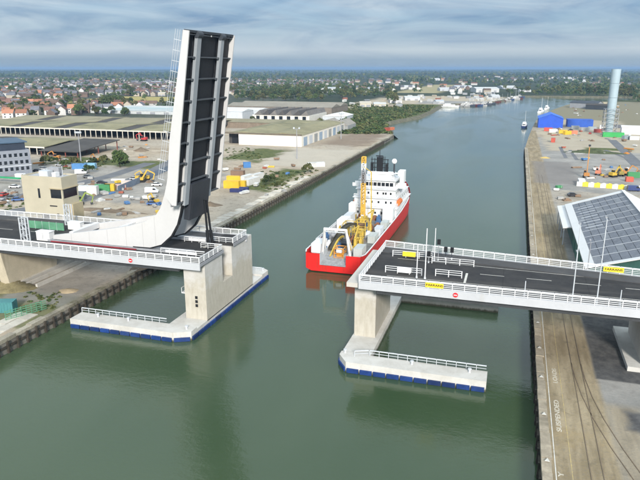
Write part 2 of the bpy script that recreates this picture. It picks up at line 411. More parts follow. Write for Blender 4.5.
# ---------------------------------------------------------------- quays
def quay(name, label, x, side, ys, y1, pitch, pilem, cope_m, block):
    """side = +1: water lies on the +X side"""
    t = thing(name, label, 'quay wall', (x, ys, 0))
    w_ = MB(); w_.box(min(x - side * .6, x + side * .02), max(x - side * .6, x + side * .02), ys, y1, -5, GZ - .02); w_.build('wall_face', CONCD, t, world=True)
    pm = MB(); pm.box(-.19, .19, -.19, .19, -3.5, GZ - .35); pm.box(-.24, .24, -.24, .24, .3, .75); pm = pm.mesh('fender_pile', pilem)
    y = ys + 45
    while y < min(y1, 420):
        link('fender_pile', pm, t, (side * .26, y - ys, 0)); y += pitch
    wl = MB(); wl.box(side * .03, side * .30, 40, min(y1, 440) - ys, 1.15, 1.5) if side > 0 else wl.box(-.30, -.03, 40, min(y1, 440) - ys, 1.15, 1.5)
    wl.build('waling_beam', pilem, t)
    cms = []
    for k in range(4):
        m_ = MB(); j = rr.uniform(-.05, .05)
        x0, x1 = sorted((side * .12, -side * (1.02 + .06 * k)))
        m_.box(x0, x1, .03, block - .03, -.5, .14 + .03 * k + j); cms.append(m_.mesh('coping_block', cope_m))
    y = ys + 40
    while y < min(y1, 450):
        o = link('coping_block', cms[rr.randrange(4)], t, (rr.uniform(-.04, .04), y - ys, GZ), rr.uniform(-.004, .004)); y += block
    return t
COPE = mat('quay_coping', (.29, .25, .19), .9, .25, .6, 4, dirt=(.16, .14, .10), dirt_amt=.4, rand=.2)
COPEL = mat('old_coping', (.33, .30, .24), .9, .3, .5, 3, dirt=(.10, .10, .05), dirt_amt=.45, rand=.25)
quay('quay_wall', 'old quay wall with dark timber fender piles along the left bank', LX, 1, 20, 456, 2.4, TIMBER, COPEL, 4.0)
tr = quay('quay_wall', 'straight quay wall below the sandy quay on the right bank', RX, -1, -30, 402, 3.2, TIMBER, COPE, 3.0)
b = MB()
for (x0, y0), (x1, y1) in zip(RIGHT_BANK[-5:], RIGHT_BANK[-4:]):
    b.quad((x0, y0, GZ), (x1, y1, GZ), (x1, y1, -4), (x0, y0, -4))
b.build('wall_face', CONCD, tr, world=True)

# marks and rails on the right quay (flat paint, a sheet above the ground)
def strip(name, m, x0, x1, y0, y1, z=.012):
    q = MB(); q.box(x0, x1, y0, y1, GZ + z - .004, GZ + z); return q.build(name, m, ground)
strip('painted_line', LINE, 7.95, 8.07, -20, 400)
strip('painted_line', LINEY, 9.85, 9.96, -20, 200)
tri = MB(); tri.add([(-.28, -.38, 0), (.28, -.38, 0), (.28, .38, 0), (-.28, .0, 0)], [(0, 1, 2, 3)])
tri = MB(); tri.prism([(-.30, -.30), (.30, -.30), (.05, .42)], GZ + .1, GZ + .16); trim = tri.mesh('quay_marker', LINE)
for v in (324, 349, 378, 415, 461, 300, 283, 268, 256, 246, 237):
    p = P(540, v); link('quay_marker', trim, ground, (7.05, p.y, .2))
LETT = mat('faded_paint', (.50, .46, .38), .9, .2, 1.5, 8, dirt=(.30, .26, .19), dirt_amt=.5, dirt_scale=3)
def ground_text(body, size, x, y, m, sx=1):
    o = link('painted_lettering', text_mesh(body, size, m), ground, (x, y, GZ + .014), R(90)); o.scale = (sx, 1, 1); return o
ground_text('SUSPENDED', 0.92, 8.95, 84.3, LETT, 1.75)
ground_text('LOADS', 0.92, 9.15, 96.6, LETT, 1.75)
ground_text('Y', 0.92, 8.6, 70.3, LETT, 1.75)
def rail_run(t, pts, w=.10):
    q = MB()
    for p0, p1 in zip(pts, pts[1:]): q.bar((p0[0], p0[1], GZ + .03), (p1[0], p1[1], GZ + .03), w, .08)
    q.build('rail', RAIL, t, world=True)
t = thing('railway_track', 'worn quayside railway track of two rails running straight beside the yellow line', 'railway track', (13, 60, GZ))
for x in (12.1, 13.55): rail_run(t, [(x, -10), (x - .1, 95), (x - .2, 128), (x - .3, 300)])
t = thing('railway_track', 'curved railway siding branching off the straight quayside track', 'railway track', (13, 95, GZ))
for k, dx in enumerate((0, 1.45)):
    rail_run(t, [(12.0 + dx, 102), (12.2 + dx, 97), (12.7 + dx, 91), (13.6 + dx, 85), (15.1 + dx, 78), (17.0 + dx, 71), (19.6 + dx, 64), (23 + dx, 56), (27 + dx, 48)], .10)
t = thing('railway_track', 'pair of rails along the sandy quay beside the gabled warehouse', 'railway track', (14.5, 130, GZ))
for x in (10.9, 14.4): rail_run(t, [(x, 128), (x - .4, 270)], .11)

# ================================================================ BRIDGE
DZ = 14.0
def worn_road():
    T = NT('bridge_surfacing'); a = T.noise(.25, 6, .65, stretch=(.12, 1.6, 1)); b_ = T.noise(.35, 5, .65); f = T.noise(7, 3, .6)
    c_ = T.mix(T.rng(b_, .3, .7), (.024, .024, .026), (.040, .039, .039)); c_ = T.mix(T.rng(a, .48, .7, 0, .75), c_, (.068, .064, .060)); c_ = T.mix(T.math('MULTIPLY', T.rng(f, .5, .8), .35), c_, (.07, .07, .07))
    sp = T.n('ShaderNodeSeparateXYZ'); T.put(sp.inputs[0], T.geo()); jn = T.math('FRACT', T.math('MULTIPLY', sp.outputs[0], .072)); c_ = T.mix(T.math('MULTIPLY', T.rng(jn, 0, .012, 1, 0), .7), c_, (.012, .012, .013))
    T.put(T.b.inputs['Base Color'], c_); T.b.inputs['Roughness'].default_value = .85; T.b.inputs['Specular IOR Level'].default_value = .25; return T.m
ROADM = worn_road()
FASC = mat('fascia_grey', (.46, .475, .50), .5, .06, .2, 2, dirt=(.42, .42, .41), dirt_amt=.15, streak=True)
SOFF = mat('weathering_girder', (.045, .05, .055), .6, .2)
def viaduct(name, label, xs, near, far, loc):
    """deck as a run of cross-sections: xs list, near(x) / far(x) give its edges"""
    t = thing(name, label, 'bridge', loc)
    def run(nm, m, prof, xs=xs):     # prof(x) -> four (y, z) corners
        q = MB(); n = len(xs)
        rings = [[(x, y, z) for y, z in prof(x)] for x in xs]; k = len(rings[0])
        vs = [p for r_ in rings for p in r_]; fs = []
        for i in range(n - 1):
            for j in range(k): fs.append((i * k + j, i * k + (j + 1) % k, (i + 1) * k + (j + 1) % k, (i + 1) * k + j))
        fs += [tuple(range(k)), tuple(range((n - 1) * k, n * k))]
        q.add(vs, fs); return q.build(nm, m, t, world=True)
    run('deck_slab', CONC, lambda x: [(near(x) + .45, DZ - .55), (far(x) - .45, DZ - .55), (far(x) - .45, DZ - .06), (near(x) + .45, DZ - .06)])
    run('edge_beam', FASC, lambda x: [(near(x), DZ - 1.25), (near(x) + .42, DZ - 1.25), (near(x) + .42, DZ + .12), (near(x), DZ + .12)])
    run('edge_beam', FASC, lambda x: [(far(x) - .42, DZ - 1.25), (far(x), DZ - 1.25), (far(x), DZ + .12), (far(x) - .42, DZ + .12)])
    run('road_surface', ROADM, lambda x: [(near(x) + 4.2, DZ - .055), (far(x) - 4.2, DZ - .055), (far(x) - 4.2, DZ + .01), (near(x) + 4.2, DZ + .01)])
    for a_, b_ in ((.45, 4.18), (None, None)):
        lo = (lambda x: near(x) + .45) if a_ else (lambda x: far(x) - 4.18)
        hi = (lambda x: near(x) + 4.18) if a_ else (lambda x: far(x) - .45)
        run('footway', mat('footway', (.055, .055, .057), .85, .2, .3, 5, dirt=(.095, .09, .085), dirt_amt=.3), lambda x, lo=lo, hi=hi: [(lo(x), DZ - .055), (hi(x), DZ - .055), (hi(x), DZ + .11), (lo(x), DZ + .11)])
    for off in (1.6, 7.2, -7.2, -1.6):
        f_ = (lambda x, o=off: near(x) + o) if off > 0 else (lambda x, o=off: far(x) + o)
        gxs = [min(max(x, -21.0), 1e9) if xs[0] > -100 else min(x, -60.5) for x in xs]
        run('girder', SOFF, xs=gxs, prof=lambda x, f_=f_: [(f_(x) - .35, DZ - 2.3), (f_(x) + .35, DZ - 2.3), (f_(x) + .35, DZ - .56), (f_(x) - .35, DZ - .56)])
    return t
L0, L1, LE = -215.0, -60.4, -55.2
lv = viaduct('approach_viaduct', 'left approach viaduct with white railings under the raised bridge leaf', [L0, -150, -110, -80, L1], lambda x: 100.3, lambda x: 122.4, ((L0 + L1) / 2, 111, 0))
railing(lv, (L0, 100.42, DZ + .12), (LE, 100.42, DZ + .12), 1.25, 1.95)
railing(lv, (L0, 122.28, DZ + .12), (LE, 122.28, DZ + .12), 1.25, 1.95)
for ya, yb in ((100.3, 110.5), (115.3, 122.4)):
    q = MB(); q.box(L1 + .01, LE, ya + .3, yb - .01, DZ - .55, DZ + .1); q.build('shaft_deck', ROADM, lv, world=True)
    q = MB(); yo = ya if ya < 105 else yb - .3; q.box(L1 + .01, LE, yo, yo + .29, DZ - 1.25, DZ + .12); q.build('edge_beam', FASC, lv, world=True)
    q = MB(); q.box(LE, LE + .12, ya, yb, DZ - .5, DZ + .13); q.build('edge_trim', MGREY, lv, world=True)
    railing(lv, (LE - .2, ya + .2, DZ + .12), (LE - .2, yb - .1, DZ + .12), 1.15, 1.95)
railing(lv, (-60.2, 110.35, DZ + .1), (LE - .2, 110.35, DZ + .1), 1.15, 1.85, kind='three')
railing(lv, (-60.2, 115.45, DZ + .1), (LE - .2, 115.45, DZ + .1), 1.15, 1.85, kind='three')
railing(lv, (-66, 104.4, DZ + .12), (-56.2, 104.4, DZ + .12), 1.15, 1.85, kind='three')
railing(lv, (-66, 113.9, DZ + .05), (-60.8, 113.9, DZ + .05), 1.15, 1.85, kind='three')
q = MB(); q.box(-65, -58, 104.5, 104.58, DZ + .35, DZ + .95); q.build('safety_panel', WHITE2, lv, world=True)
q = MB(); q.box(-65, -61, 114.0, 114.08, DZ + .35, DZ + .95); q.build('safety_panel', WHITE2, lv, world=True)
q = MB(); q.box(-93, -72, 104.85, 104.95, DZ + .13, DZ + .4); q.build('kerb_guard', mat('kerb_maroon', (.22, .03, .04), .6, .2), lv, world=True)
for x in range(-140, -96, 9):
    q = MB(); q.box(x, x + 4, 111.2, 111.36, DZ + .012, DZ + .016); q.build('road_marking', LINE, lv, world=True)
# roller tracks under the curved girders
for y in (105.1, 114.7):
    q = MB(); q.box(-94, -60, y, y + 2.2, DZ + .13, DZ + .55); q.build('roller_track', MGREY, lv, world=True)

def nearR(x): return 99.7 + .0 * x
def farR(x): return 122.9 - max(0, (x + 24)) * .115 if x < 26 else 117.1 - (x - 26) * .05
R0, R1 = -24.0, 130.0
rv = viaduct('approach_viaduct', 'right approach viaduct carrying the two-lane road past the warehouse', [R0, -12, 0, 12, 26, 50, 90, R1], nearR, farR, ((R0 + R1) / 2, 110, 0))
railing(rv, (R0, 99.82, DZ + .12), (R1, 99.82, DZ + .12), 1.25, 2.0)
for xa, xb in ((R0, -12), (-12, 0), (0, 12), (12, 26), (26, 50), (50, 90), (90, R1)):
    railing(rv, (xa, farR(xa) - .12, DZ + .12), (xb, farR(xb) - .12, DZ + .12), 1.3, 2.0)
railing(rv, (R0 + .15, 99.9, DZ + .12), (R0 + .15, 122.6, DZ + .12), 1.2, 1.9)
for x in range(-4, 60, 8):
    q = MB(); q.box(x, x + 4.2, 110.3 - max(0, x - 8) * .03, 110.46 - max(0, x - 8) * .03, DZ + .012, DZ + .017); q.build('road_marking', LINE, rv, world=True)
for yy in (104.6, 115.6):
    q = MB(); q.bar((-20, yy, DZ + .013), (26, yy - (1.6 if yy > 110 else 0), DZ + .013), .12, .008); q.build('road_marking', LINE, rv, world=True)
q = MB(); q.box(-6.5, -6.1, 104.7, 110.2, DZ + .012, DZ + .017); q.build('road_marking', LINE, rv, world=True)

# --- yellow banners and round red notices hung on the parapets
def banner(label, x0, x1, y, z0, z1, txt, face=-1):
    t = thing('banner', label, 'banner', ((x0 + x1) / 2, y, z0))
    q = MB(); q.box(x0, x1, y - .02, y + .02, z0, z1); q.build('board', YELLOW2, t, world=True)
    o = link('lettering', text_mesh(txt, (z1 - z0) * .62, BLACK), t, ((x0 + x1) / 2, y - .03, (z0 + z1) / 2), world=True)
    o.rotation_euler = (R(90), 0, 0); o.scale = (1.25, 1, 1)
YELLOW2 = mat('banner_yellow', (.78, .58, .03), .6, .06)
banner('yellow banner with dark lettering on the near railing of the right approach', -12.4, -9.4, 99.62, DZ + .35, DZ + 1.2, 'FARRANS')
banner('yellow banner on the far railing in front of the warehouse', 17.3, 20.7, farR(19) - .4, DZ + .4, DZ + 1.3, 'FARRANS')
def roundel(label, x, y):
    t = thing('round_sign', label, 'sign', (x, y, DZ - .55))
    q = MB(); q.tube((x, y - .05, DZ - .55), (x, y - .02, DZ - .55), .42, n=20); q.build('sign_plate', SIGNR, t, world=True)
    q = MB(); q.box(x - .27, x + .27, y - .08, y - .055, DZ - .62, DZ - .48); q.build('white_bar', WHITE, t, world=True)
roundel('round red sign with white bar on the left viaduct edge beam', P(130, 257, Y=100.2).x, 100.26)
roundel('round red sign with white bar on the right viaduct edge beam', P(455.6, 292, Y=99.6).x, 99.66)

# --- piers
def stain_conc():
    T = NT('pier_concrete'); sp = T.n('ShaderNodeSeparateXYZ'); T.put(sp.inputs[0], T.geo())
    a = T.noise(.55, 6, .65); b_ = T.noise(1.6, 6, .7, stretch=(1, 1, .25)); f = T.noise(6, 3, .6)
    base = T.mix(T.rng(a, .3, .7), (.46, .45, .42), (.53, .52, .50))
    lvl = T.math('MULTIPLY_ADD', T.math('SUBTRACT', a, .5), 7.0, sp.outputs[2])
    tan = T.mix(T.rng(b_, .35, .7), (.46, .43, .36), (.37, .335, .265))
    c_ = T.mix(T.rng(lvl, 7.5, 10.5, .85, 0), base, tan)                 # weathered lower half of the shaft
    c_ = T.mix(T.rng(b_, .58, .75, 0, .55), c_, (.38, .34, .27))
    c_ = T.mix(T.math('MULTIPLY', T.rng(f, .5, .8), .25), c_, (.4, .38, .33))
    zl = T.math('FRACT', T.math('MULTIPLY', sp.outputs[2], .42)); yl = T.math('FRACT', T.math('MULTIPLY', sp.outputs[1], .33))
    j = T.math('MAXIMUM', T.rng(zl, .0, .025, 1, 0), T.rng(yl, .0, .02, 1, 0))
    c_ = T.mix(T.math('MULTIPLY', j, .5), c_, (.33, .30, .25))
    T.put(T.b.inputs['Base Color'], c_); T.b.inputs['Roughness'].default_value = .88; T.bump(f, .2, .03); return T.m
PIERC = stain_conc()
t = thing('bridge_pier', 'left bascule pier with a deep notch between its two concrete shafts', 'bridge pier', (-58, 114, 1.9))
q = MB(); q.prismX([(103, 1.3), (125.8, 1.3), (125.8, 13.44), (115.2, 13.44), (115.2, 7.0), (110.6, 7.0), (110.6, 13.44), (103, 13.44)], -60.3, -55.6); q.build('shaft', PIERC, t, world=True)
q = MB(); q.box(-61.5, -60.28, 104, 109.5, 12.0, 13.4); q.build('bearing_shelf', CONC, t, world=True)
for k in range(3):
    q = MB(); q.box(-58.05, -57.5, 102.94, 102.995, 4.1 + k * .85, 4.7 + k * .85); q.build('depth_mark', BLACK, t, world=True)
q = MB(); q.box(-62.0, -60.35, 104.6, 107.6, 6.0, 6.2); q.box(-62.0, -61.9, 104.6, 107.6, 7.1, 7.2); q.box(-62, -61.9, 104.6, 104.7, 6.2, 7.1); q.box(-62, -61.9, 107.5, 107.6, 6.2, 7.1); q.build('access_platform', WHITE2, t, world=True)
t = thing('bridge_pier', 'right pier shaft of the open navigation span', 'bridge pier', (-24, 111, 1.9))
q = MB(); q.prismX([(104.8, 1.3), (119.2, 1.3), (119.2, 11.68), (104.8, 11.68)], -25.9, -21.9); q.build('shaft', PIERC, t, world=True)
q = MB(); q.prismX([(100.6, 13.42), (122, 13.42), (122, 12.6), (119.4, 11.70), (104.6, 11.70), (100.6, 12.6)], -26.4, -21.2); q.build('pier_cap', CONC, t, world=True)

def tide_conc():
    T = NT('fender_concrete'); sp = T.n('ShaderNodeSeparateXYZ'); T.put(sp.inputs[0], T.geo())
    a = T.noise(.35, 6, .65); b_ = T.noise(1.4, 6, .7, stretch=(1, 1, .2)); f = T.noise(5, 4, .65)
    c_ = T.mix(T.rng(a, .3, .7), (.47, .455, .42), (.58, .57, .54)); c_ = T.mix(T.rng(b_, .55, .75, 0, .5), c_, (.36, .33, .27)); c_ = T.mix(T.math('MULTIPLY', T.rng(f, .55, .8), .4), c_, (.3, .28, .24))
    lv_ = T.math('MULTIPLY_ADD', T.math('SUBTRACT', b_, .5), 1.0, sp.outputs[2])
    c_ = T.mix(T.rng(lv_, .15, .75, .95, 0), c_, (.05, .055, .03))        # weed below the tide mark
    T.put(T.b.inputs['Base Color'], c_); T.b.inputs['Roughness'].default_value = .85; T.bump(f, .2, .03); return T.m
CONCW = tide_conc()
# --- U-shaped fender structures round the piers: white concrete deck, blue rubbing panels, rail
FTOP = 1.85
bp_m = MB(); bp_m.box(.14, 2.26, .02, .36, .04, .78); bp_me = bp_m.mesh('fender_panel', BLUE)
def fender(label, polys, blue_runs, rails, loc, bollards):
    t = thing('pier_fender', label, 'fender', loc)
    for nm, pts, z1 in polys:
        q = MB(); q.prism(pts, -2.5, z1); q.build(nm, CONCW, t, world=True)
    for p0, p1 in blue_runs:
        p0, p1 = Vector((*p0, 0)), Vector((*p1, 0)); L = (p1 - p0).length; n = max(1, round(L / 2.4)); a = math.atan2(p1.y - p0.y, p1.x - p0.x)
        for i in range(n):
            o = link('fender_panel', bp_me, t, p0 + (p1 - p0) * (i / n), a, world=True); o.scale = (L / n / 2.4, 1, 1)
    for p0, p1 in rails: railing(t, (*p0, FTOP), (*p1, FTOP), 1.05, 1.7, m=LGREY, kind='light')
    for x, y in bollards:
        q = MB(); q.tube((x, y, FTOP - .05), (x, y, FTOP + .55), .22, .16, 8); q.tube((x, y, FTOP + .55), (x, y, FTOP + .72), .32, .3, 8); q.build('bollard', LGREY, t, world=True)
    return t
fender('L-shaped white concrete fender with blue panels round the left pier',
       [('walkway', [(-62.0, 98.62), (-55.6, 98.62), (-55.6, 131.5), (-62.0, 131.5)], 1.5), ('fender_wall', [(-81.8, 94.9), (-58.7, 94.9), (-55.6, 96.4), (-55.6, 98.6), (-81.8, 98.6)], FTOP),
        ('fender_wall', [(-56.6, 131.52), (-55.6, 131.52), (-55.6, 135.2), (-57.2, 136.4), (-81.8, 136.4), (-81.8, 133.4), (-60, 133.4), (-60, 131.52)], FTOP)],
       [((-81.7, 94.56), (-58.8, 94.56)), ((-58.55, 94.55), (-55.5, 96.05)), ((-55.24, 96.5), (-55.24, 135.0))],
       [((-81.6, 98.4), (-62, 98.4)), ((-61, 133.6), (-56.5, 133.6))], (-60, 113, 0), [(-77, 97.4), (-70, 97.4), (-57, 97.2), (-56.6, 134.4)])
fender('U-shaped white concrete fender with blue panels round the right pier',
       [('walkway', [(-26.2, 97.02), (-21.0, 97.02), (-21.0, 128.0), (-26.2, 128.0)], 1.5), ('fender_wall', [(-24.4, 93.0), (-1.2, 93.0), (-1.2, 96.6), (-20.9, 96.6), (-20.9, 97.0), (-26.2, 97.0), (-26.2, 95.6)], FTOP),
        ('fender_wall', [(-26.2, 128.02), (-0.4, 128.02), (-0.4, 131.4), (-24.5, 131.4), (-26.2, 130)], FTOP)],
       [((-24.3, 92.66), (-1.3, 92.66)), ((-26.55, 95.7), (-24.6, 92.85)), ((-26.54, 129.5), (-26.54, 96.0))],
       [((-21, 96.4), (-1.4, 96.4)), ((-23.5, 95.4), (-21.2, 96.35))], (-22, 110, 0), [(-13.5, 95.4), (-4, 95.4), (-25.4, 96.4)])

CREAMD2 = mat('land_pier_concrete', (.47, .42, .32), .85, .1, .5, 4, dirt=(.3, .26, .19), dirt_amt=.25, streak=True)
# --- supports on land
t = thing('bridge_pier', 'beige land pier and long low wall under the left approach', 'bridge pier', (-105, 112, GZ))
q = MB(); q.prismX([(103.6, GZ - .5), (118, GZ - .5), (120, DZ - 2.35), (101.8, DZ - 2.35)], -106.3, -104.0); q.build('shaft', CREAMD2, t, world=True)
q = MB(); q.box(-107.0, -103.2, 104.5, 124, GZ - .5, GZ + 1.1); q.build('pile_cap', CONC, t, world=True)
for x in (-102.4, -99.6):
    q = MB(); q.box(x, x + .5, 106, 140, GZ - .5, GZ + .8); q.build('low_wall', CONC, t, world=True)
t = thing('abutment_wall', 'white abutment wall below the left end of the viaduct', 'wall', (-112, 112, GZ))
q = MB(); q.box(-135, -107.2, 101.3, 121.4, GZ - .5, 10.4); q.build('wall_face', WHITE, t, world=True)
q = MB(); q.box(-135, -106.9, 100.9, 121.8, 10.42, DZ - 2.32); q.build('bearing_beam', CONC, t, world=True)
q = MB(); q.box(-110.9, -110.5, 101.22, 101.29, 6.8, 7.2); q.build('drain_hole', BLACK, t, world=True)
t = thing('bridge_pier', 'land pier with a pale footing under the right approach', 'bridge pier', (24, 110, GZ))
q = MB(); q.prismX([(101.5, DZ - 2.35), (118.2, DZ - 2.35), (116.5, GZ), (103.4, GZ)], 22.6, 25.6); q.build('shaft', CONC, t, world=True)
q = MB(); q.box(20.4, 28, 101.8, 119, GZ - .5, GZ + .8); q.build('footing', CONCW, t, world=True)
for x in (62, 100):
    t = thing('bridge_pier', f'land pier further along the right approach, {"nearer the quay" if x == 62 else "beyond the frame"}', 'bridge pier', (x, 108, GZ))
    q = MB(); q.prismX([(101.5, DZ - 2.35), (114.2, DZ - 2.35), (112.5, GZ), (103.4, GZ)], x - 1.5, x + 1.5); q.build('shaft', CONC, t, world=True)
    q = MB(); q.box(x - 3, x + 3, 102, 114, GZ - .5, GZ + .8); q.build('footing', CONCW, t, world=True)

# ================================================================ RAISED BASCULE LEAF
YN, YF = 102.0, 121.0
leaf = thing('bascule_leaf', 'raised white bascule leaf with dark underside and curved gull-wing girders', 'bridge leaf', (-66, 111.5, DZ + .56))
JP = [(-92.7, 14.7), (-92.6, 15.5), (-85.6, 16.7), (-78.9, 17.9), (-73.3, 19.1), (-69.5, 20.3), (-67.3, 21.5), (-66.0, 23.2), (-64.9, 25.9), (-63.9, 29.2), (-62.9, 32.4), (-61.6, 35.2), (-60.8, 35.2),
      (-59.75, 31.5), (-60.25, 27.0), (-60.75, 25.0), (-61.1, 24.2), (-61.5, 22.5), (-62.3, 20.1), (-63.8, 17.6), (-66.2, 15.5), (-69.0, 14.65), (-73, 14.6), (-80, 14.6)]
GIRD = mat('girder_white', (.52, .52, .52), .38, .04, .15, 1.5, dirt=(.50, .49, .46), dirt_amt=.12, streak=True)
ribs = ((105.3, 106.8), (114.9, 116.2))
for y0, y1 in ribs:
    y0 += .04; y1 = y0 + .75
    q = MB(); q.prismY(JP, y0, y1); gd = q.build('gull_wing_girder', GIRD, leaf, world=True)
    cv = JP[15:23]; q = MB()
    ins = lambda p: (p[0] + (-.16 if p[0] > -67 else -.03), p[1] + (.16 if p[1] < 18 else .05))
    for (a0, a1) in zip(cv, cv[1:]):
        y2 = y0 - .06; y3 = y1 + .06
        i0, i1 = ins(a0), ins(a1); o0 = (a0[0] + .08, a0[1] - .05); o1 = (a1[0] + .08, a1[1] - .05)
        q.add([(o0[0], y2, o0[1]), (o1[0], y2, o1[1]), (i1[0], y2, i1[1]), (i0[0], y2, i0[1]), (o0[0], y3, o0[1]), (o1[0], y3, o1[1]), (i1[0], y3, i1[1]), (i0[0], y3, i0[1])],
              [(0, 1, 2, 3), (4, 7, 6, 5), (0, 4, 5, 1), (2, 6, 7, 3)])
    q.build('tread_plate', BLACK, leaf, world=True)
SEAM = mat('plate_seam', (.40, .40, .40), .5, .05)
def jtop(x):
    for (x0, z0), (x1, z1) in zip(JP[1:10], JP[2:10]):
        if x0 <= x <= x1: return z0 + (z1 - z0) * (x - x0) / (x1 - x0)
for x in (-88, -83.5, -79, -74.5, -70.5, -67.6):
    q = MB(); zb = 14.66 if x < -70 else 15.3; q.box(x, x + .06, 105.31, 105.338, zb, jtop(x) - .05); q.build('plate_seam', SEAM, leaf, world=True)
FP = [(-62.7, 26.6), (-61.9, 30), (-60.95, 37.2), (-56.85, 56.45), (-55.7, 56.3), (-58.75, 37.2), (-60.0, 27.8), (-60.45, 24.7), (-61.3, 24.7)]
for y0, y1 in ((YN, YN + .3), (YF - .3, YF)):
    q = MB(); q.prismY(FP, y0, y1); q.build('edge_fascia', GIRD, leaf, world=True)
LB, LT = Vector((-60.0, 27.0)), Vector((-55.65, 56.2)); LU = (LT - LB).normalized(); LN = Vector((LU.y, -LU.x)); LLEN = (LT - LB).length
def lf(y, a, w_):          # leaf coordinates: along the river, up the leaf, out of its underside
    p = LB + LU * a + LN * w_; return (p.x, y, p.y)
def lbox(nm, m, y0, y1, a0, a1, w0, w1, parent=leaf):
    q = MB(); q.box(y0, y1, a0, a1, w0, w1, lf); return q.build(nm, m, parent, world=parent is leaf)
DARKP = mat('leaf_panel_dark', (.007, .008, .011), .6, .25, .4, 3)
RIBM = mat('rib_grey', (.27, .295, .32), .45, .08, .3, 2, dirt=(.36, .38, .4), dirt_amt=.15, streak=True)
XB = mat('crossbeam_grey', (.07, .08, .092), .5, .15)
A0, nb = -2.4, 8
cols = ((YN + .32, 105.28), (106.82, 114.88), (116.22, YF - .32))
step = (LLEN - .5 - A0) / nb
for ci, (ya, yb) in enumerate(cols):
    for i in range(nb):
        a0 = A0 + i * step
        lbox('underside_panel', DARKP, ya + .05, yb - .05, a0 + .12, a0 + step - .12, -1.22, -1.0 - .04 * ((i + ci) % 2))
    for i in range(nb + 1):
        a0 = A0 + i * step
        lbox('cross_beam', XB, ya, yb, a0 - .10, a0 + .10, -1.2, -.42)
for y0, y1 in ribs:
    rb_ = lbox('main_rib', RIBM, y0, y1, A0 - .6, LLEN - .25, -.62, -.02)
    lbox('rib_web', DARKP, y0 + .5, y1 - .5, A0 - .6, LLEN - .25, -1.2, -.63)
    q = MB()
    q.tube(lf(y0 - .12, LLEN - .45, -.3), lf(y1 + .12, LLEN - .45, -.3), .62, n=14); q.build('rib_end_cap', DGREY, leaf, world=True)
    for i in range(1, nb):
        a0 = A0 + i * step; lbox('bracket', XB, y0 - .55, y0 - .02, a0 - .22, a0 + .12, -.7, -.15)
lbox('deck_plate', MGREY, YN + .31, YF - .31, A0 - .5, LLEN + .02, -1.5, -1.26)
lbox('nose_beam', DGREY, YN + .31, YF - .31, LLEN - .2, LLEN + .22, -1.24, -.25)
lbox('machinery_box', mat('box_dark', (.028, .032, .04), .5, .2), 107.14, 114.86, -6.4, 1.0, -1.0, .25)
q = MB(); q.tube(lf(111.3, LLEN - .5, -.5), lf(111.3, LLEN - .5, -.36), .16, n=10); q.build('navigation_lamp', WHITE, leaf, world=True)
# roadway joining the girders on the tail and at the heel
q = MB(); q.prismY([(-66.2, 21.0), (-64.9, 23.2), (-63.6, 26.5), (-62.6, 30.2), (-62.8, 30.2), (-63.9, 26.5), (-65.2, 23.5), (-66.5, 21.3)], 106.07, 114.88); q.build('heel_plate', WHITE2, leaf, world=True)
for xx, zz in ((-88.5, 15.8), (-79, 16.6), (-72, 17.0)):
    q = MB(); q.box(xx - .5, xx + .5, 106.07, 114.88, zz - .6, zz + .6); q.build('tail_cross_beam', WHITE2, leaf, world=True)
# pedestrian rails standing off the roadway side of the leaf
E0, E1 = Vector((-62.6, 29.5)), Vector((-57.0, 56.4)); EU = (E1 - E0).normalized(); EN = Vector((-EU.y, EU.x)); EL = (E1 - E0).length
npan = 15; sp_ = EL / npan
def rl(y, a, w_): p = E0 + EU * a + EN * w_; return (p.x, y, p.y)
for yy in (YN + .1, YF - .3):
    for i in range(npan):
        q = MB(); a0 = i * sp_
        q.box(yy, yy + .08, a0, a0 + .08, .01, 1.45, rl)
        for w_ in (.5, .95, 1.4): q.box(yy + .02, yy + .07, a0 + .085, a0 + sp_ - .005, w_ - .025, w_ + .025, rl)
        q.build('railing_panel', LGREY, leaf, world=True)
# hydraulic rams
for k, (px_, dy) in enumerate(((205.8, 0), (209.8, 0))):
    foot = Vector((-58.9 + k * .5, 111.9 + k * 1.5, 7.02))
    top = Vector((-59.3, 111.2 + k * .9, 24.2 - k * .3))
    t = thing('hydraulic_ram', ('black hydraulic ram on the left' if k == 0 else 'black hydraulic ram on the right') + ' of the pair holding up the leaf', 'hydraulic ram', foot, group='hydraulic rams of the bascule leaf')
    q = MB(); q.tube(foot + Vector((0, 0, .45)), foot + (top - foot) * .62, .36, n=12); q.build('cylinder', BLACK, t, world=True)
    q = MB(); q.tube(foot + (top - foot) * .62, top, .24, n=10); q.build('piston_rod', BLACK, t, world=True)
    q = MB(); q.box(foot.x - .5, foot.x + .5, foot.y - .5, foot.y + .5, 7.01, 7.5); q.build('bracket', DGREY, t, world=True)

# ================================================================ CONTROL TOWER AND BRIDGE EQUIPMENT
ct = thing('control_tower', 'cream control tower with dark corner window beside the left viaduct', 'tower', (-110, 126, GZ))
cx0, cx1, cy0, cy1, cz = -116.3, -104.4, 123.6, 129.4, 24.0
q = MB(); q.box(cx0, cx1, cy0, cy1, GZ - .3, cz); q.build('wall', CREAM, ct, world=True)
q = MB(); q.box(cx0 + .3, cx1 - .3, cy0 + .3, cy1 - .3, cz + .003, cz + .04); q.build('roof', mat('roof_membrane', (.36, .37, .39), .8, .15), ct, world=True)
for a in ((cx0, cx1, cy0, cy0 + .28), (cx0, cx1, cy1 - .28, cy1), (cx0, cx0 + .28, cy0 + .29, cy1 - .29), (cx1 - .28, cx1, cy0 + .29, cy1 - .29)):
    q = MB(); q.box(a[0], a[1], a[2], a[3], cz + .004, cz + .38); q.build('parapet', CREAM, ct, world=True)
def win(x0, x1, z0, z1, yy=None, xx=None, y0=0, y1=0, frame=True):
    q = MB()
    if xx is None: q.box(x0, x1, yy - .05, yy + .1, z0, z1)
    else: q.box(xx - .1, xx + .05, y0, y1, z0, z1)
    o = q.build('window', GLASS, ct, world=True)
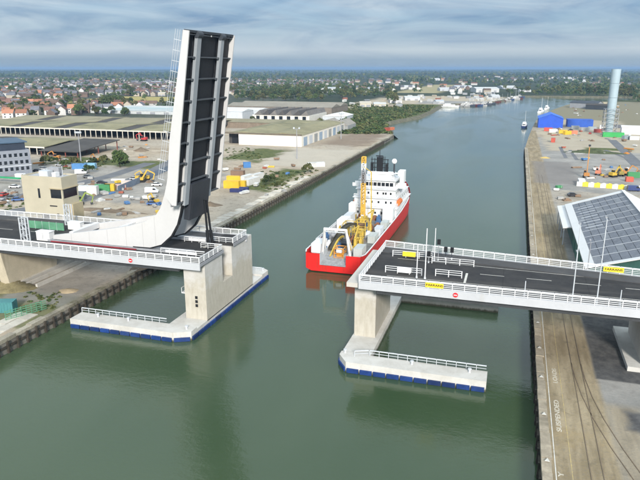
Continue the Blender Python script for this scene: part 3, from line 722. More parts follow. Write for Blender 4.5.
def cwin(u0, u1, v0, v1):
    a, b_ = P(u0, v0, Y=cy0), P(u1, v1, Y=cy0); win(a.x, b_.x, b_.z, a.z, yy=cy0)
cwin(37.6, 40.8, 188.3, 198); cwin(42.2, 50.8, 213, 222.5); cwin(50.0, 57.4, 205.2, 206.8); cwin(57.2, 59.6, 213.5, 216)
a, b_ = P(50.3, 189.3, Y=cy0), P(60.5, 198.6, Y=cy0)
win(a.x, cx1 - .01, b_.z, a.z, yy=cy0)
win(0, 0, b_.z, a.z, xx=cx1, y0=cy0 + .02, y1=cy1 - .6)
q = MB(); q.box(cx1 - .35, cx1 + .07, cy0 - .07, cy0 + .25, b_.z - .05, a.z + .05); q.build('corner_mullion', CREAM, ct, world=True)
q = MB(); q.box(a.x - .1, cx1 + .3, cy0 - .35, cy1, a.z + .12, a.z + .3); q.build('window_hood', CREAMD, ct, world=True)
q = MB(); q.box(cx1 + .01, cx1 + 1.2, cy0 + 1.8, cy1 - .2, GZ - .3, 17.4); q.build('lower_wing', CREAMD, ct, world=True)
for x0, x1, y0, y1, h, m in ((-112, -109.4, 125, 127, 1.5, LGREY), (-108.6, -107.5, 125.5, 127, 1.1, WHITE2), (-111.2, -108, 127.4, 128.6, 2.0, MGREY)):
    q = MB(); q.box(x0, x1, y0, y1, cz + .05, cz + h); q.build('rooftop_unit', m, ct, world=True)
q = MB(); q.tube((-106.6, 127, cz + .04), (-106.6, 127, cz + 2.6), .07); q.build('aerial', LGREY, ct, world=True)

def lattice_mast(label, x, y, z, w_, h, m, cat='gantry'):
    t = thing('lattice_mast', label, cat, (x, y, z))
    q = MB()
    for dx in (-w_ / 2, w_ / 2):
        for dy in (-.4, .4): q.box(dx - .1, dx + .1, dy - .1, dy + .1, 0, h)
    q.build('leg', m, t)
    q = MB(); n = int(h / 1.2)
    for i in range(n + 1):
        z0 = i * (h - .2) / n
        for dy in (-.4, .4):
            q.bar((-w_ / 2, dy, z0 + .1), (w_ / 2, dy, z0 + .1), .09, .09)
            if i < n: q.bar((-w_ / 2 if i % 2 else w_ / 2, dy, z0 + .1), (w_ / 2 if i % 2 else -w_ / 2, dy, z0 + (h - .2) / n), .07, .07)
    q.build('bracing', m, t)
    return t
p = P(30, 240, DZ); lattice_mast('grey lattice barrier mast in front of the control tower', p.x, 104.0, DZ + .12, 1.6, 5.2, LGREY)
p = P(62, 228, DZ); lattice_mast('light lattice barrier mast between the control tower and the girder tail', p.x, 118.6, DZ + .12, 1.5, 5.0, LGREY)
t = thing('equipment_cabinet', 'white equipment cabinet on the deck at the tip of the near girder', 'cabinet', (P(46, 240, Y=106).x, 106.0, DZ + .12))
q = MB(); q.box(-1.7, 1.7, -.8, .8, 0, 1.9); q.build('body', WHITE, t); q = MB(); q.box(-1.8, 1.8, -.9, .9, 1.902, 2.02); q.build('lid', WHITE2, t)
q = MB(); q.box(-.04, .04, -.84, -.802, .2, 1.7); q.build('door_seam', MGREY, t)
t = thing('equipment_cabinet', 'small white cabinet at the tip of the far girder', 'cabinet', (P(76, 226, Y=115.7).x, 115.7, DZ + .12))
q = MB(); q.box(-1.7, 1.7, -.7, .7, 0, 1.7); q.build('body', WHITE, t); q = MB(); q.box(-1.8, 1.8, -.8, .8, 1.702, 1.8); q.build('lid', WHITE2, t)
t = thing('netted_fence', 'green netting fence on the deck below the control tower', 'fence', (-101.5, 113.5, DZ + .02))
for i in range(5):
    q = MB(); q.box(-5 + i * 2, -3.06 + i * 2, -.03, .03, .15, 1.9); q.build('net_panel', MESHG, t)
    q = MB(); q.box(-5 + i * 2 - .05, -5 + i * 2 + .0, -.05, .05, 0, 2); q.build('post', LGREY, t)
t = thing('road_barrier', 'red and white road barrier lying along the left viaduct', 'barrier', (-92, 112, DZ + .02))
q = MB(); q.box(-.4, .4, -.4, .4, 0, 1.2); q.build('post', WHITE2, t)
for i in range(7):
    q = MB(); q.box(.4 + i * 1.5, .4 + i * 1.5 + 1.48, -.09, .09, .85, 1.1); q.build('arm_section', SIGNR if i % 2 else WHITE, t)

# right deck furniture
def pole(name, label, x, y, z, h, r, m, cat, head=None, group=None):
    t = thing(name, label, cat, (x, y, z), group=group)
    q = MB(); q.tube((0, 0, 0), (0, 0, h), r, r * .7, 8); q.build('shaft', m, t)
    q = MB(); q.tube((0, 0, 0), (0, 0, .35), r * 2.0, r * 1.6, 8); q.build('base', LGREY, t)
    if head == 'lamp':
        q = MB(); q.bar((0, 0, h), (0, 1.3, h + .12), .09, .08); q.build('arm', m, t)
        q = MB(); q.box(-.17, .17, .8, 1.7, h + .10, h + .26); q.build('lamp_head', MGREY, t)
    if head == 'signal':
        q = MB(); q.box(-.33, .33, -.12, .12, h - 1.0, h + .05); q.build('signal_head', BLACK, t)
    return t
pole('mast', 'short white mast nearest the river end of the right deck', P(416.5, 278, Y=104.5).x, 104.5, DZ + .11, 6.3, .10, WHITE2, 'mast')
pole('mast', 'tallest white mast beside the short one on the right deck', P(424.8, 279, Y=104.5).x, 104.5, DZ + .11, 9.2, .11, WHITE2, 'mast')
pole('mast', 'white mast standing on the far footway of the right deck', P(434, 262, DZ).x, 115.4, DZ + .11, 6.6, .10, WHITE2, 'mast')
pole('traffic_signal', 'dark traffic signal beside the tallest white mast', P(428.5, 263, DZ).x, P(428.5, 263, DZ).y, DZ + .02, 2.3, .07, MGREY, 'traffic signal', 'signal')
pole('traffic_signal', 'dark traffic signal on the far footway, left one of two', P(445, 260, DZ).x, 117.6, DZ + .11, 2.4, .08, DGREY, 'traffic signal', 'signal')
pole('traffic_signal', 'dark traffic signal on the far footway, right one of two', P(451.5, 260, DZ).x, 117.6, DZ + .11, 2.4, .08, DGREY, 'traffic signal', 'signal')
pole('traffic_signal', 'signal head high up beside the far white mast', P(437.5, 262, DZ).x, 116.2, DZ + .11, 4.2, .07, MGREY, 'traffic signal', 'signal')
for u, v, h, lab in ((573, 293, 12.3, 'tall grey lamp post at the near railing above the quay'), (597, 300, 13.6, 'tall grey lamp post at the near railing by the warehouse gable'), (525.5, 284, 2.6, 'short grey post on the near railing over the river edge'), (621.3, 294, 2.6, 'short grey post on the near railing at the right')):
    pp = P(u, v, Y=100.6); pole('lamp_post', lab, pp.x, 100.7, DZ + .11, h, .10, LGREY, 'lamp post', 'lamp' if h > 5 else None)
def gate(label, x0, x1, y, bodym, bx):
    t = thing('swing_barrier', label, 'barrier', ((x0 + x1) / 2, y, DZ + .02))
    n = max(2, int((x1 - x0) / 2.2)); st = (x1 - x0) / n; h0 = -(x1 - x0) / 2
    for i in range(n + 1): q = MB(); q.box(h0 + i * st - .07, h0 + i * st + .07, -.07, .07, 0, 1.3); q.build('post', WHITE2, t)
    for z in (.45, .85, 1.22): q = MB(); q.box(h0, -h0, -.045, .045, z, z + .08); q.build('rail', WHITE2, t)
    if bodym:
        q = MB(); q.prismX([(-.4, .35), (.4, .35), (.34, 1.15), (-.34, 1.15)], h0 + bx, h0 + bx + 2.5); q.build('drive_housing', bodym, t)
gate('white-railed barrier gate with a yellow drive housing on the right deck', -21.2, -13.4, 116.6, YELLOW2, 2.0)
gate('white-railed barrier gate with a white drive housing on the right deck', -20.6, -14.0, 106.4, WHITE, 2.2)
gate('plain white barrier rail beyond the tall masts on the near lane', -11.6, -7.0, 107.0, None, 0)
gate('plain white barrier rail beside the far white mast', -13.2, -5.4, 114.4, None, 0)

# ================================================================ SHIP
SX, SY0, SY1, HB = -41.2, 143.0, 236.0, 7.9
ship = thing('cable_ship', 'red-hulled work ship with white superstructure sailing away up the river', 'ship', (SX, 190, 0))
def hbeam(y):
    t_ = (y - SY0) / (SY1 - SY0)
    if t_ < .03: return HB * (.90 + .10 * t_ / .03)
    if t_ < .68: return HB
    k = (t_ - .68) / .32; return max(.12, HB * (1 - k ** 2.2))
def sheer(y):
    t_ = (y - SY0) / (SY1 - SY0)
    return 4.9 + (0 if t_ < .5 else 4.6 * ((t_ - .5) / .5) ** 1.5)
ys = [143, 143.8, 145.5, 150, 160, 172, 184, 196, 206, 212, 218, 223, 228, 232, 234.5, 236]
q = MB(); rings = []
for y in ys:
    h, z1 = hbeam(y), sheer(y); fl = max(0, (y - 205) / 31) * 1.6
    lowk = .97 if y > 146 else .9
    zb = -2 if y > 150 else -2 + (150 - y) / 7 * 2.3
    rings.append([(-h - fl * .4, z1), (-h * .995, 1.6), (-h * lowk, .35 if y > 146 else .9), (-h * .8, zb), (h * .8, zb), (h * lowk, .35 if y > 146 else .9), (h * .995, 1.6), (h + fl * .4, z1)])
k = 8; vs = [(SX + x, y, z) for y, r_ in zip(ys, rings) for x, z in r_]
fs = []
for i in range(len(ys) - 1):
    for j in range(k - 1): fs.append((i * k + j, i * k + j + 1, (i + 1) * k + j + 1, (i + 1) * k + j))
fs.append(((len(ys) - 1) * k + np.arange(k)).tolist())
q.add(vs, fs); q.build('hull', SRED, ship, world=True)
# transom with a stern ramp opening between the frame legs
q = MB(); t0 = 143.0; h = hbeam(143)
def tp(x, z): return (SX + x, t0 + .01 - .10 * (1 - (x / h) ** 2), z)
for xa, xb, zt in ((-h, -3.4, 4.9), (-3.4, 3.4, 1.9), (3.4, h, 4.9)):
    q.add([tp(xa, .9), tp(xb, .9), tp(xb, zt), tp(xa, zt)], [(0, 1, 2, 3)])
q.add([tp(-h, .9), tp(h, .9), tp(h * .8, .25), tp(-h * .8, .25)], [(0, 1, 2, 3)])
q.build('transom', SRED, ship, world=True)
DK = mat('ship_deck', (.16, .165, .16), .8, .3, .5, 3, dirt=(.22, .14, .08), dirt_amt=.35)
q = MB(); pts = [(SX - hbeam(y) + .15, y) for y in ys if y > 148] + [(SX + hbeam(y) - .15, y) for y in reversed(ys) if y > 148]
q.prism(pts, 3.2, 3.6)
q.box(SX - h + .2, SX - 3.4, 143.15, 149.9, 3.2, 3.6); q.box(SX + 3.4, SX + h - .2, 143.15, 149.9, 3.2, 3.6); q.build('main_deck', DK, ship, world=True)
q = MB(); q.add([(SX - 3.4, 143.1, 1.9), (SX + 3.4, 143.1, 1.9), (SX + 3.4, 149.9, 3.55), (SX - 3.4, 149.9, 3.55)], [(0, 1, 2, 3)]); q.build('stern_ramp', mat('ramp_grey', (.26, .27, .28), .6, .3, 1, 4), ship, world=True)
for sx in (-1, 1):
    q = MB(); q.box(SX + sx * 3.42 - .03, SX + sx * 3.42 + .03, 143.1, 149.9, 1.7, 4.7); q.build('ramp_side', LGREY, ship, world=True)
    q = MB()
    for y0, y1 in zip(ys[1:-1], ys[2:]):
        if y1 > 214: break
        b0, b1 = hbeam(y0) - .02, hbeam(y1) - .02
        q.bar((SX + sx * b0, y0, sheer(y0) + .05), (SX + sx * b1, y1, sheer(y1) + .05), .3, .12)
    q.build('bulwark_rail', WHITE2, ship, world=True)
    q = MB()
    for y0, y1 in zip(ys[4:-1], ys[5:]):
        b0, b1 = hbeam(y0) - .28, hbeam(y1) - .28
        q.bar((SX + sx * b0, y0, sheer(y0) - .55), (SX + sx * b1, y1, sheer(y1) - .55), .06, 1.1)
    q.build('bulwark_lining', LGREY, ship, world=True)
# A-frame over the stern
q = MB()
for sx in (-1, 1):
    q.bar((SX + sx * 3.75, 146, 3.6), (SX + sx * 2.75, 145.2, 11.0), .42, .55)
    q.bar((SX + sx * 3.75, 149.5, 3.6), (SX + sx * 2.8, 145.6, 10.4), .24, .28)
q.bar((SX - 3.0, 145.2, 10.9), (SX + 3.0, 145.2, 10.9), .5, .5); q.build('stern_a_frame', WHITE, ship, world=True)
q = MB(); q.bar((SX - 2.6, 144.9, 10.3), (SX + 2.6, 144.9, 10.3), .3, .25); q.build('frame_sheave_beam', LGREY, ship, world=True)
# working deck gear
SHBOX = mat('ship_container_grey', (.40, .43, .42), .6, .12, dirt=(.28, .26, .22), dirt_amt=.25)
SHYEL = mat('ship_yellow', (.50, .35, .06), .5, .2, 1, 4, dirt=(.3, .2, .05), dirt_amt=.2)
def sbox(nm, m, x0, x1, y0, y1, z0, z1): q = MB(); q.box(SX + x0, SX + x1, y0, y1, z0, z1); return q.build(nm, m, ship, world=True)
def rib_box(nm, m, x0, x1, y0, y1, z0, z1):
    q = MB(); q.box(SX + x0 + .06, SX + x1 - .06, y0 + .06, y1 - .06, z0, z1 - .05)
    n = max(3, int((y1 - y0) / .55))
    for i in range(n):
        yy = y0 + (y1 - y0) * (i + .2) / n
        for xx in (x0, x1 - .06): q.box(SX + xx, SX + xx + .06, yy, yy + (y1 - y0) / n * .5, z0, z1 - .05)
    n = max(3, int((x1 - x0) / .55))
    for i in range(n):
        xx = x0 + (x1 - x0) * (i + .2) / n
        for yy in (y0, y1 - .06): q.box(SX + xx, SX + xx + (x1 - x0) / n * .5, yy, yy + .06, z0, z1 - .05)
    q.box(SX + x0, SX + x1, y0, y1, z1 - .048, z1); return q.build(nm, m, ship, world=True)
rib_box('deck_container', SHBOX, 4.3, 6.6, 146.8, 151.8, 3.6, 5.8)
rib_box('deck_container', WHITE2, -7.2, -4.5, 147.5, 153.5, 3.6, 6.0)
rib_box('deck_container', SHBOX, 4.8, 6.9, 160.5, 165.4, 3.6, 5.6)
rib_box('deck_container', LGREY, 4.8, 6.9, 168.0, 173.0, 3.6, 5.8)
rib_box('deck_container', SHBOX, 5.0, 7.0, 176.6, 181.0, 3.6, 5.6)
rib_box('deck_cabin', WHITE2, -7.2, -4.4, 172, 178, 3.6, 6.6)
rib_box('deck_cabin', LGREY, -7.3, -5.0, 180, 186, 3.6, 6.2)
# ploughs, chutes and winches
q = MB()
for i in range(14):
    a0 = i / 14; p0 = Vector((SX - 2.6 + 2.2 * a0, 150 + 17 * a0, 4.2 + 3.6 * math.sin(a0 * 2.3))); a1 = (i + 1) / 14
    p1 = Vector((SX - 2.6 + 2.2 * a1, 150 + 17 * a1, 4.2 + 3.6 * math.sin(a1 * 2.3)))
    q.bar(p0, p1, 1.3, .25); q.bar(p0 + Vector((.6, 0, .3)), p1 + Vector((.6, 0, .3)), .12, .5); q.bar(p0 + Vector((-.6, 0, .3)), p1 + Vector((-.6, 0, .3)), .12, .5)
q.build('cable_chute', mat('chute_dark', (.055, .05, .035), .6, .3), ship, world=True)
q = MB()
for i in range(12):
    a0 = i / 12; a1 = (i + 1) / 12
    f = lambda a: Vector((SX - 2.0 + 1.1 * a, 147.5 + 9 * a, 2.9 + 3.4 * math.sin(a * 1.9)))
    q.bar(f(a0), f(a1), .35, .5)
q.build('lowering_arm', SHYEL, ship, world=True)
def frame_rig(nm, m, x, y, z, w_, d_, h):
    q = MB()
    for a in (-w_ / 2, w_ / 2):
        for b2 in (-d_ / 2, d_ / 2): q.bar((SX + x + a, y + b2, z), (SX + x + a, y + b2, z + h), .2, .2)
    for zz in (.15, h * .5, h):
        for b2 in (-d_ / 2, d_ / 2): q.bar((SX + x - w_ / 2, y + b2, z + zz), (SX + x + w_ / 2, y + b2, z + zz), .18, .18)
        for a in (-w_ / 2, w_ / 2): q.bar((SX + x + a, y - d_ / 2, z + zz), (SX + x + a, y + d_ / 2, z + zz), .18, .18)
    q.box(SX + x - w_ * .32, SX + x + w_ * .32, y - d_ * .3, y + d_ * .3, z + .2, z + h * .45); return q.build(nm, m, ship, world=True)
frame_rig('seabed_plough', mat('plough_orange', (.60, .25, .03), .5, .2), .4, 148.6, 2.7, 2.4, 3.0, 2.6)
sbox('plough_box', WHITE2, -.3, 1.1, 147.3, 148.3, 4.2, 5.2)
frame_rig('winch_frame', SHYEL, -2.6, 170.5, 3.6, 3.6, 3.2, 3.0)
frame_rig('winch_frame', SHYEL, 1.8, 160, 3.6, 3.0, 3.2, 3.4)
frame_rig('winch_frame', SHYEL, 1.4, 167.5, 3.6, 3.2, 3.6, 4.4)
frame_rig('cable_tensioner', DGREY, -.4, 156.5, 3.6, 2.6, 4.4, 2.2)
def drum(nm, m, x, y, z, r_, w_):
    q = MB(); q.tube((SX + x - w_ / 2, y, z), (SX + x + w_ / 2, y, z), r_ * .6, n=14)
    for s_ in (-1, 1): q.tube((SX + x + s_ * w_ / 2 - .08, y, z), (SX + x + s_ * w_ / 2 + .08, y, z), r_, n=16)
    return q.build(nm, m, ship, world=True)
drum('cable_drum', SHYEL, -3.4, 166.5, 5.1, 1.4, 2.6); drum('cable_drum', mat('drum_brown', (.12, .07, .035), .7, .3), -.4, 174, 5.1, 1.5, 3.0); drum('cable_drum', MGREY, -4.6, 161, 4.8, 1.2, 2.2)
for x, y, h in ((3.1, 171.5, 6.5), (2.6, 155.5, 5.4)):
    q = MB(); q.tube((SX + x, y, 3.6), (SX + x, y, 3.6 + h * .45), .5, .4, 10); q.bar((SX + x, y, 3.6 + h * .45), (SX + x + .4, y + 2.4, 3.6 + h), .4, .5); q.bar((SX + x + .4, y + 2.4, 3.6 + h), (SX + x - .4, y - 1.2, 3.6 + h * .92), .25, .3)
    q.build('deck_crane', SHYEL, ship, world=True)
rs = random.Random(11)
junk = [mat('gear_dark', (.05, .05, .05), .7, .3), RUST, MGREY, SHYEL, mat('gear_blue', (.05, .12, .25), .6, .2), WHITE2]
for i in range(60):
    x, y = rs.uniform(-6.6, 5.2), rs.uniform(151.5, 188); a_, b2, c2 = rs.uniform(.3, 1.0), rs.uniform(.3, 1.1), rs.uniform(.5, 1.9)
    q = MB(); q.box(SX + x - a_, SX + x + a_, y - b2, y + b2, 3.6, 3.6 + c2); q.box(SX + x - a_ * .5, SX + x + a_ * .5, y - b2 * .6, y + b2 * .6, 3.6 + c2, 3.6 + c2 * 1.35); q.build('deck_gear', junk[i % 6], ship, world=True)
# lattice drilling mast, orange and white
q = MB(); q2 = MB(); q3 = MB(); mx, my = -2.2, 184.5
for seg in range(10):
    z0, z1 = 3.6 + seg * 2.03, 3.6 + (seg + 1) * 2.03; B_ = q2 if seg == 8 else q3 if seg in (6, 7) else q
    for a in (-1, 1):
        for b2 in (-1, 1): B_.bar((SX + mx + a * .55, my + b2 * .55, z0), (SX + mx + a * .55, my + b2 * .55, z1), .22, .22)
    for b2 in (-1, 1):
        B_.bar((SX + mx - .55, my + b2 * .55, z0), (SX + mx + .55, my + b2 * .55, z1), .15, .15); B_.bar((SX + mx + .55, my + b2 * .55, z0), (SX + mx - .55, my + b2 * .55, z1), .15, .15)
        B_.bar((SX + mx - .55, my + b2 * .55, z1), (SX + mx + .55, my + b2 * .55, z1), .16, .16)
    for a in (-1, 1): B_.bar((SX + mx + a * .55, my - .55, z0), (SX + mx + a * .55, my + .55, z1), .15, .15)
q.build('lattice_mast', mat('mast_orange', (.60, .36, .06), .5, .15), ship, world=True); q2.build('lattice_mast', WHITE2, ship, world=True); q3.build('lattice_mast', MGREY, ship, world=True)
sbox('mast_drive', SHYEL, mx - .45, mx + .45, my - .45, my + .45, 6, 9.2); sbox('mast_drive', mat('drive_dark', (.07, .05, .03), .6, .3), mx - .42, mx + .42, my - .42, my + .42, 15.5, 18.6)
q = MB(); q.bar((SX + .6, 184, 3.6), (SX + .3, 184, 19.5), .3, .3); q.bar((SX + .3, 184, 19.4), (SX + mx, 184, 21), .2, .2); q.build('jib_post', SHYEL, ship, world=True)
# superstructure
SW = mat('ship_white', (.80, .81, .81), .45, .05, .3, 2, dirt=(.6, .56, .5), dirt_amt=.12, streak=True)
def tier(x0, x1, y0, y1, z0, z1, wins=True, rows=1):
    q = MB(); q.box(SX + x0, SX + x1, y0, y1, z0, z1); q.build('superstructure_tier', SW, ship, world=True)
    q = MB(); q.box(SX + x0 - .35, SX + x1 + .35, y0 - .9, y1 + .3, z1 + .003, z1 + .14); q.build('deck_edge', WHITE2, ship, world=True)
tier(-7.4, 7.3, 190, 216, 3.6, 7.0); tier(-6.8, 6.8, 191.5, 214, 7.15, 9.9); tier(-6.2, 6.2, 193, 211, 10.05, 12.4); tier(-5.6, 5.8, 194, 204, 12.55, 15.2)
for z0, y0, xs_ in ((8.2, 191.5, (-3, -1, 1.2, 3.6, 5.2)), (10.8, 193, (-2.5, .5, 2.4, 3.2, 4.8)), (5.0, 190, (-5.2, .5, 2.6, 5.4))):
    for x in xs_: q = MB(); q.box(SX + x - .3, SX + x + .3, y0 - .05, y0 + .05, z0, z0 + .75); q.build('window', GLASS, ship, world=True)
for z0, x1, ya, yb in ((8.2, 6.8, 193, 213), (10.8, 6.2, 194, 210)):
    for i in range(6):
        yy = ya + (yb - ya) * i / 6 + .8; q = MB(); q.box(SX + x1 - .05, SX + x1 + .05, yy, yy + .7, z0, z0 + .7); q.build('window', GLASS, ship, world=True)
for i in range(8):
    x = -5.2 + i * 1.34; q = MB(); q.box(SX + x, SX + x + 1.12, 193.95, 194.05, 13.35, 14.5); q.build('wheelhouse_window', GLASS, ship, world=True)
for i in range(6): q = MB(); q.box(SX + 5.75, SX + 5.85, 194.6 + i * 1.5, 195.8 + i * 1.5, 13.35, 14.5); q.build('wheelhouse_window', GLASS, ship, world=True)
for sx in (-1, 1):
    q = MB(); a0, a1 = sorted((SX + sx * 5.85, SX + sx * 8.6)); q.box(a0, a1, 196, 199.5, 12.55, 12.7); q.box(a0, a1, 196, 196.1, 12.7, 13.7); q.box(a0, a1, 199.4, 199.5, 12.7, 13.7); q.build('bridge_wing', SW, ship, world=True)
sbox('monkey_island', SW, -2.5, 4.6, 195, 201.5, 15.35, 17.0)
sbox('platform', WHITE2, 3.6, 7.2, 196.5, 198.8, 17.05, 17.25); sbox('platform', WHITE2, -3.4, 5.2, 194.6, 195.0, 17.02, 17.9)
sbox('funnel', BLACK, -.9, 1.0, 197, 199, 17.0, 22.2); sbox('mast_box', BLACK, -2.9, -2.1, 197.1, 198, 17.0, 20.4); sbox('mast_box', BLACK, 2.0, 2.8, 197.1, 198, 17.0, 20.0); sbox('funnel', SW, 4.6, 6.6, 206, 210, 12.55, 16.5)
q = MB()
for x, z1 in ((-2.6, 22.2), (-1.6, 21.8), (0, 24.6), (1.7, 22.4), (2.7, 21.6)): q.tube((SX + x, 197.5, 16.9), (SX + x, 197.5, z1), .2, .1)
for z in (18.8, 20.2, 21.4): q.bar((SX - 2.9, 197.5, z), (SX + 3.0, 197.5, z), .22, .2)
q.bar((SX - 1.2, 197.2, 22.6), (SX + 1.2, 197.2, 22.6), .2, .3); q.build('radar_mast', BLACK, ship, world=True)
q = MB()
bmq = bmesh.new(); bmesh.ops.create_uvsphere(bmq, u_segments=14, v_segments=10, radius=.85); me = bpy.data.meshes.new('radome'); bmq.to_mesh(me); bmq.free(); me.materials.append(SW)
me.polygons.foreach_set('use_smooth', [True] * len(me.polygons)); link('radome', me, ship, (SX + 4.8, 197.6, 21.0), world=True)
q.tube((SX + 4.8, 197.6, 17.2), (SX + 4.8, 197.6, 20.4), .3, .25, 8); q.build('radome_post', DGREY, ship, world=True)
for x, y in ((-6.6, 192), (7.0, 192)):
    q = MB(); q.tube((SX + x, y + 1, 8.2), (SX + x, y + 6, 8.2), .9, n=10); q.build('lifeboat', mat('lifeboat_orange', (.65, .16, .03), .5, .1), ship, world=True)
sbox('stair_tower', SW, -7.6, -5.4, 187.5, 191, 3.6, 8.4); sbox('deck_house', SW, 3.8, 7.0, 185.5, 189.8, 3.6, 8.0)
for y0, y1, z, x in ((191, 214, 7.14, 7.15), (192.5, 211, 10.04, 6.55)):
    railing(ship, (SX + x, y0, z), (SX + x, y1, z), 1.0, 2.0, kind='three')
for y, z, x0, x1 in ((189.2, 7.14, -7.4, 7.3), (190.8, 10.04, -6.8, 6.8), (192.2, 12.54, -6.2, 6.2), (193.2, 15.34, -5.6, 5.8)):
    railing(ship, (SX + x0, y, z), (SX + x1, y, z), 1.0, 2.0, kind='three')
railing(ship, (SX - 7.6, 153, 4.9), (SX - 7.6, 186, 4.9), .9, 2.2, kind='three')

# ================================================================ LEFT BANK: road, sheds, buildings
def ribbon(name, m, pts, w_, z):
    q = MB(); vs = []
    for i, p_ in enumerate(pts):
        a = Vector(pts[max(0, i - 1)][:2]); b2 = Vector(pts[min(len(pts) - 1, i + 1)][:2]); d = (b2 - a).normalized(); n_ = Vector((-d.y, d.x)) * w_ / 2
        vs += [(p_[0] + n_.x, p_[1] + n_.y, z), (p_[0] - n_.x, p_[1] - n_.y, z)]
    q.add(vs, [(2 * i, 2 * i + 1, 2 * i + 3, 2 * i + 2) for i in range(len(pts) - 1)]); return struct(q.build(name, m))
ribbon('road', ASPHL, [P(u, v)[:2] for u, v in ((-60, 225), (0, 214), (40, 208), (80, 199), (120, 187), (160, 169), (185, 156), (215, 146))], 10, GZ + .02)
ribbon('road', ASPHL, [P(u, v)[:2] for u, v in ((-40, 205), (20, 196), (60, 188), (110, 176), (150, 163))], 7, GZ + .03)
HOARD = mat('hoarding_bluegrey', (.16, .20, .26), .7, .15)
t = thing('hoarding', 'blue-grey site hoarding along the road behind the control tower', 'fence', P(145, 182))
ha, hb = P(118, 192), P(172, 169); nh = 16
for i in range(nh):
    a0, a1 = ha.lerp(hb, i / nh), ha.lerp(hb, (i + .97) / nh); q = MB(); q.bar(a0 + Vector((0, 0, 1.2)), a1 + Vector((0, 0, 1.2)), .1, 2.4); q.build('fence_panel', HOARD, t, world=True)
t = thing('mesh_fence', 'green mesh fence at the edge of the left quay', 'fence', P(30, 315))
ha, hb = P(6, 321), P(47, 309)
for i in range(8):
    a0, a1 = ha.lerp(hb, i / 8), ha.lerp(hb, (i + .96) / 8); q = MB()
    for k in range(5): q.bar(a0 + Vector((0, 0, .2 + k * .42)), a1 + Vector((0, 0, .2 + k * .42)), .05, .14)
    q.bar(a0, a0 + Vector((0, 0, 2.1)), .09, .09); q.build('fence_panel', MESHG, t, world=True)

ROOFK = mat('mossy_roof', (.235, .215, .125), .9, .25, .07, .9, dirt=(.115, .115, .06), dirt_amt=.35, dirt_scale=.05)
ROOFK2 = mat('mossy_roof_tan', (.25, .225, .145), .9, .2, .05, .9, dirt=(.14, .13, .075), dirt_amt=.3, dirt_scale=.05)
ROOFD = mat('dark_roof', (.055, .05, .045), .85, .3, .1, 1)
EAVE = mat('eave_pale', (.58, .55, .48), .8, .12)
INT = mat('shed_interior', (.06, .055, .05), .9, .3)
def shed(label, x0, x1, rows, eave, rise, strips, posts=0, back=True, roofm=None, name='open_shed', pm=None):
    """open-fronted shed: rows = [(y0, y1)], gable ridge along X; strips = dark rooflight bays per row"""
    t = thing(name, label, 'shed', ((x0 + x1) / 2, (rows[0][0] + rows[-1][1]) / 2, GZ))
    for ri, (y0, y1) in enumerate(rows):
        ym = (y0 + y1) / 2; cuts = []; x = x0
        for s0, s1 in sorted(strips[ri]): cuts += [(x, s0, 0), (s0, s1, 1)]; x = s1
        cuts.append((x, x1, 0))
        for a0, a1, dk in cuts:
            if a1 - a0 < .2: continue
            d = -.35 if dk else 0
            q = MB(); q.prismX([(y0 + .02, eave + d), (ym, eave + rise + d), (y1 - .02, eave + d), (y1 - .02, eave + d - .3), (ym, eave + rise + d - .3), (y0 + .02, eave + d - .3)], a0 + .02, a1 - .02)
            q.build('rooflight_bay' if dk else 'roof_bay', ROOFD if dk else (roofm or (ROOFK if ri % 2 == 0 else ROOFK2)), t, world=True)
    y0 = rows[0][0]
    q = MB(); q.box(x0, x1, y0 - .25, y0 - .02, eave - .75, eave + .05); q.build('eave_beam', EAVE, t, world=True)
    for xx in (x0, x1 - .3):
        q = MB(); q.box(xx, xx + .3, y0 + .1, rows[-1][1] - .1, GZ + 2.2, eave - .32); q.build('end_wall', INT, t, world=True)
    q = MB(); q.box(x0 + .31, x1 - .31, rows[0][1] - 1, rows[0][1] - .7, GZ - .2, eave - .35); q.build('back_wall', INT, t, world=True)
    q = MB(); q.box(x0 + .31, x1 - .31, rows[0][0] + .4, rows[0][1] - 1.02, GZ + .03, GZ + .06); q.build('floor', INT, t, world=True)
    if posts:
        pmh = MB(); pmh.box(-.2, .2, -.2, .2, 0, eave - GZ - .76); pmh = pmh.mesh('post', pm or EAVE); n = int((x1 - x0) / posts)
        for i in range(n + 1): link('post', pmh, t, (x0 + .3 + i * (x1 - x0 - .6) / n, y0 - .05, GZ), world=True)
shed('long open-fronted shed with mossy roof and pale posts, farthest left', -415, -226, [(376, 432), (432.4, 480)], 8.2, 1.6,
     [[(-362, -350), (-322, -309), (-268, -256)], [(-385, -372), (-325, -314), (-275, -263)]], 4.3)
shed('nearer open shed with mossy roof behind the office block', -318, -252, [(288, 330)], 7.2, 1.5, [[(-318, -296)]], 5)
t = thing('dark_canopy', 'dark-roofed lean-to canopy on posts beside the mossy shed', 'shed', (-241, 300, GZ))
q = MB(); q.prismX([(283, 6.0), (322, 8.6), (322, 8.2), (283, 5.6)], -251.8, -226); q.build('roof', ROOFD, t, world=True)
for x in (-251, -243, -235, -227):
    for y in (284, 302, 320): q = MB(); q.box(x - .2, x + .2, y - .2, y + .2, GZ, 5.55 + (y - 283) * .066); q.build('post', mat('post_red', (.22, .06, .04), .7, .2), t, world=True)
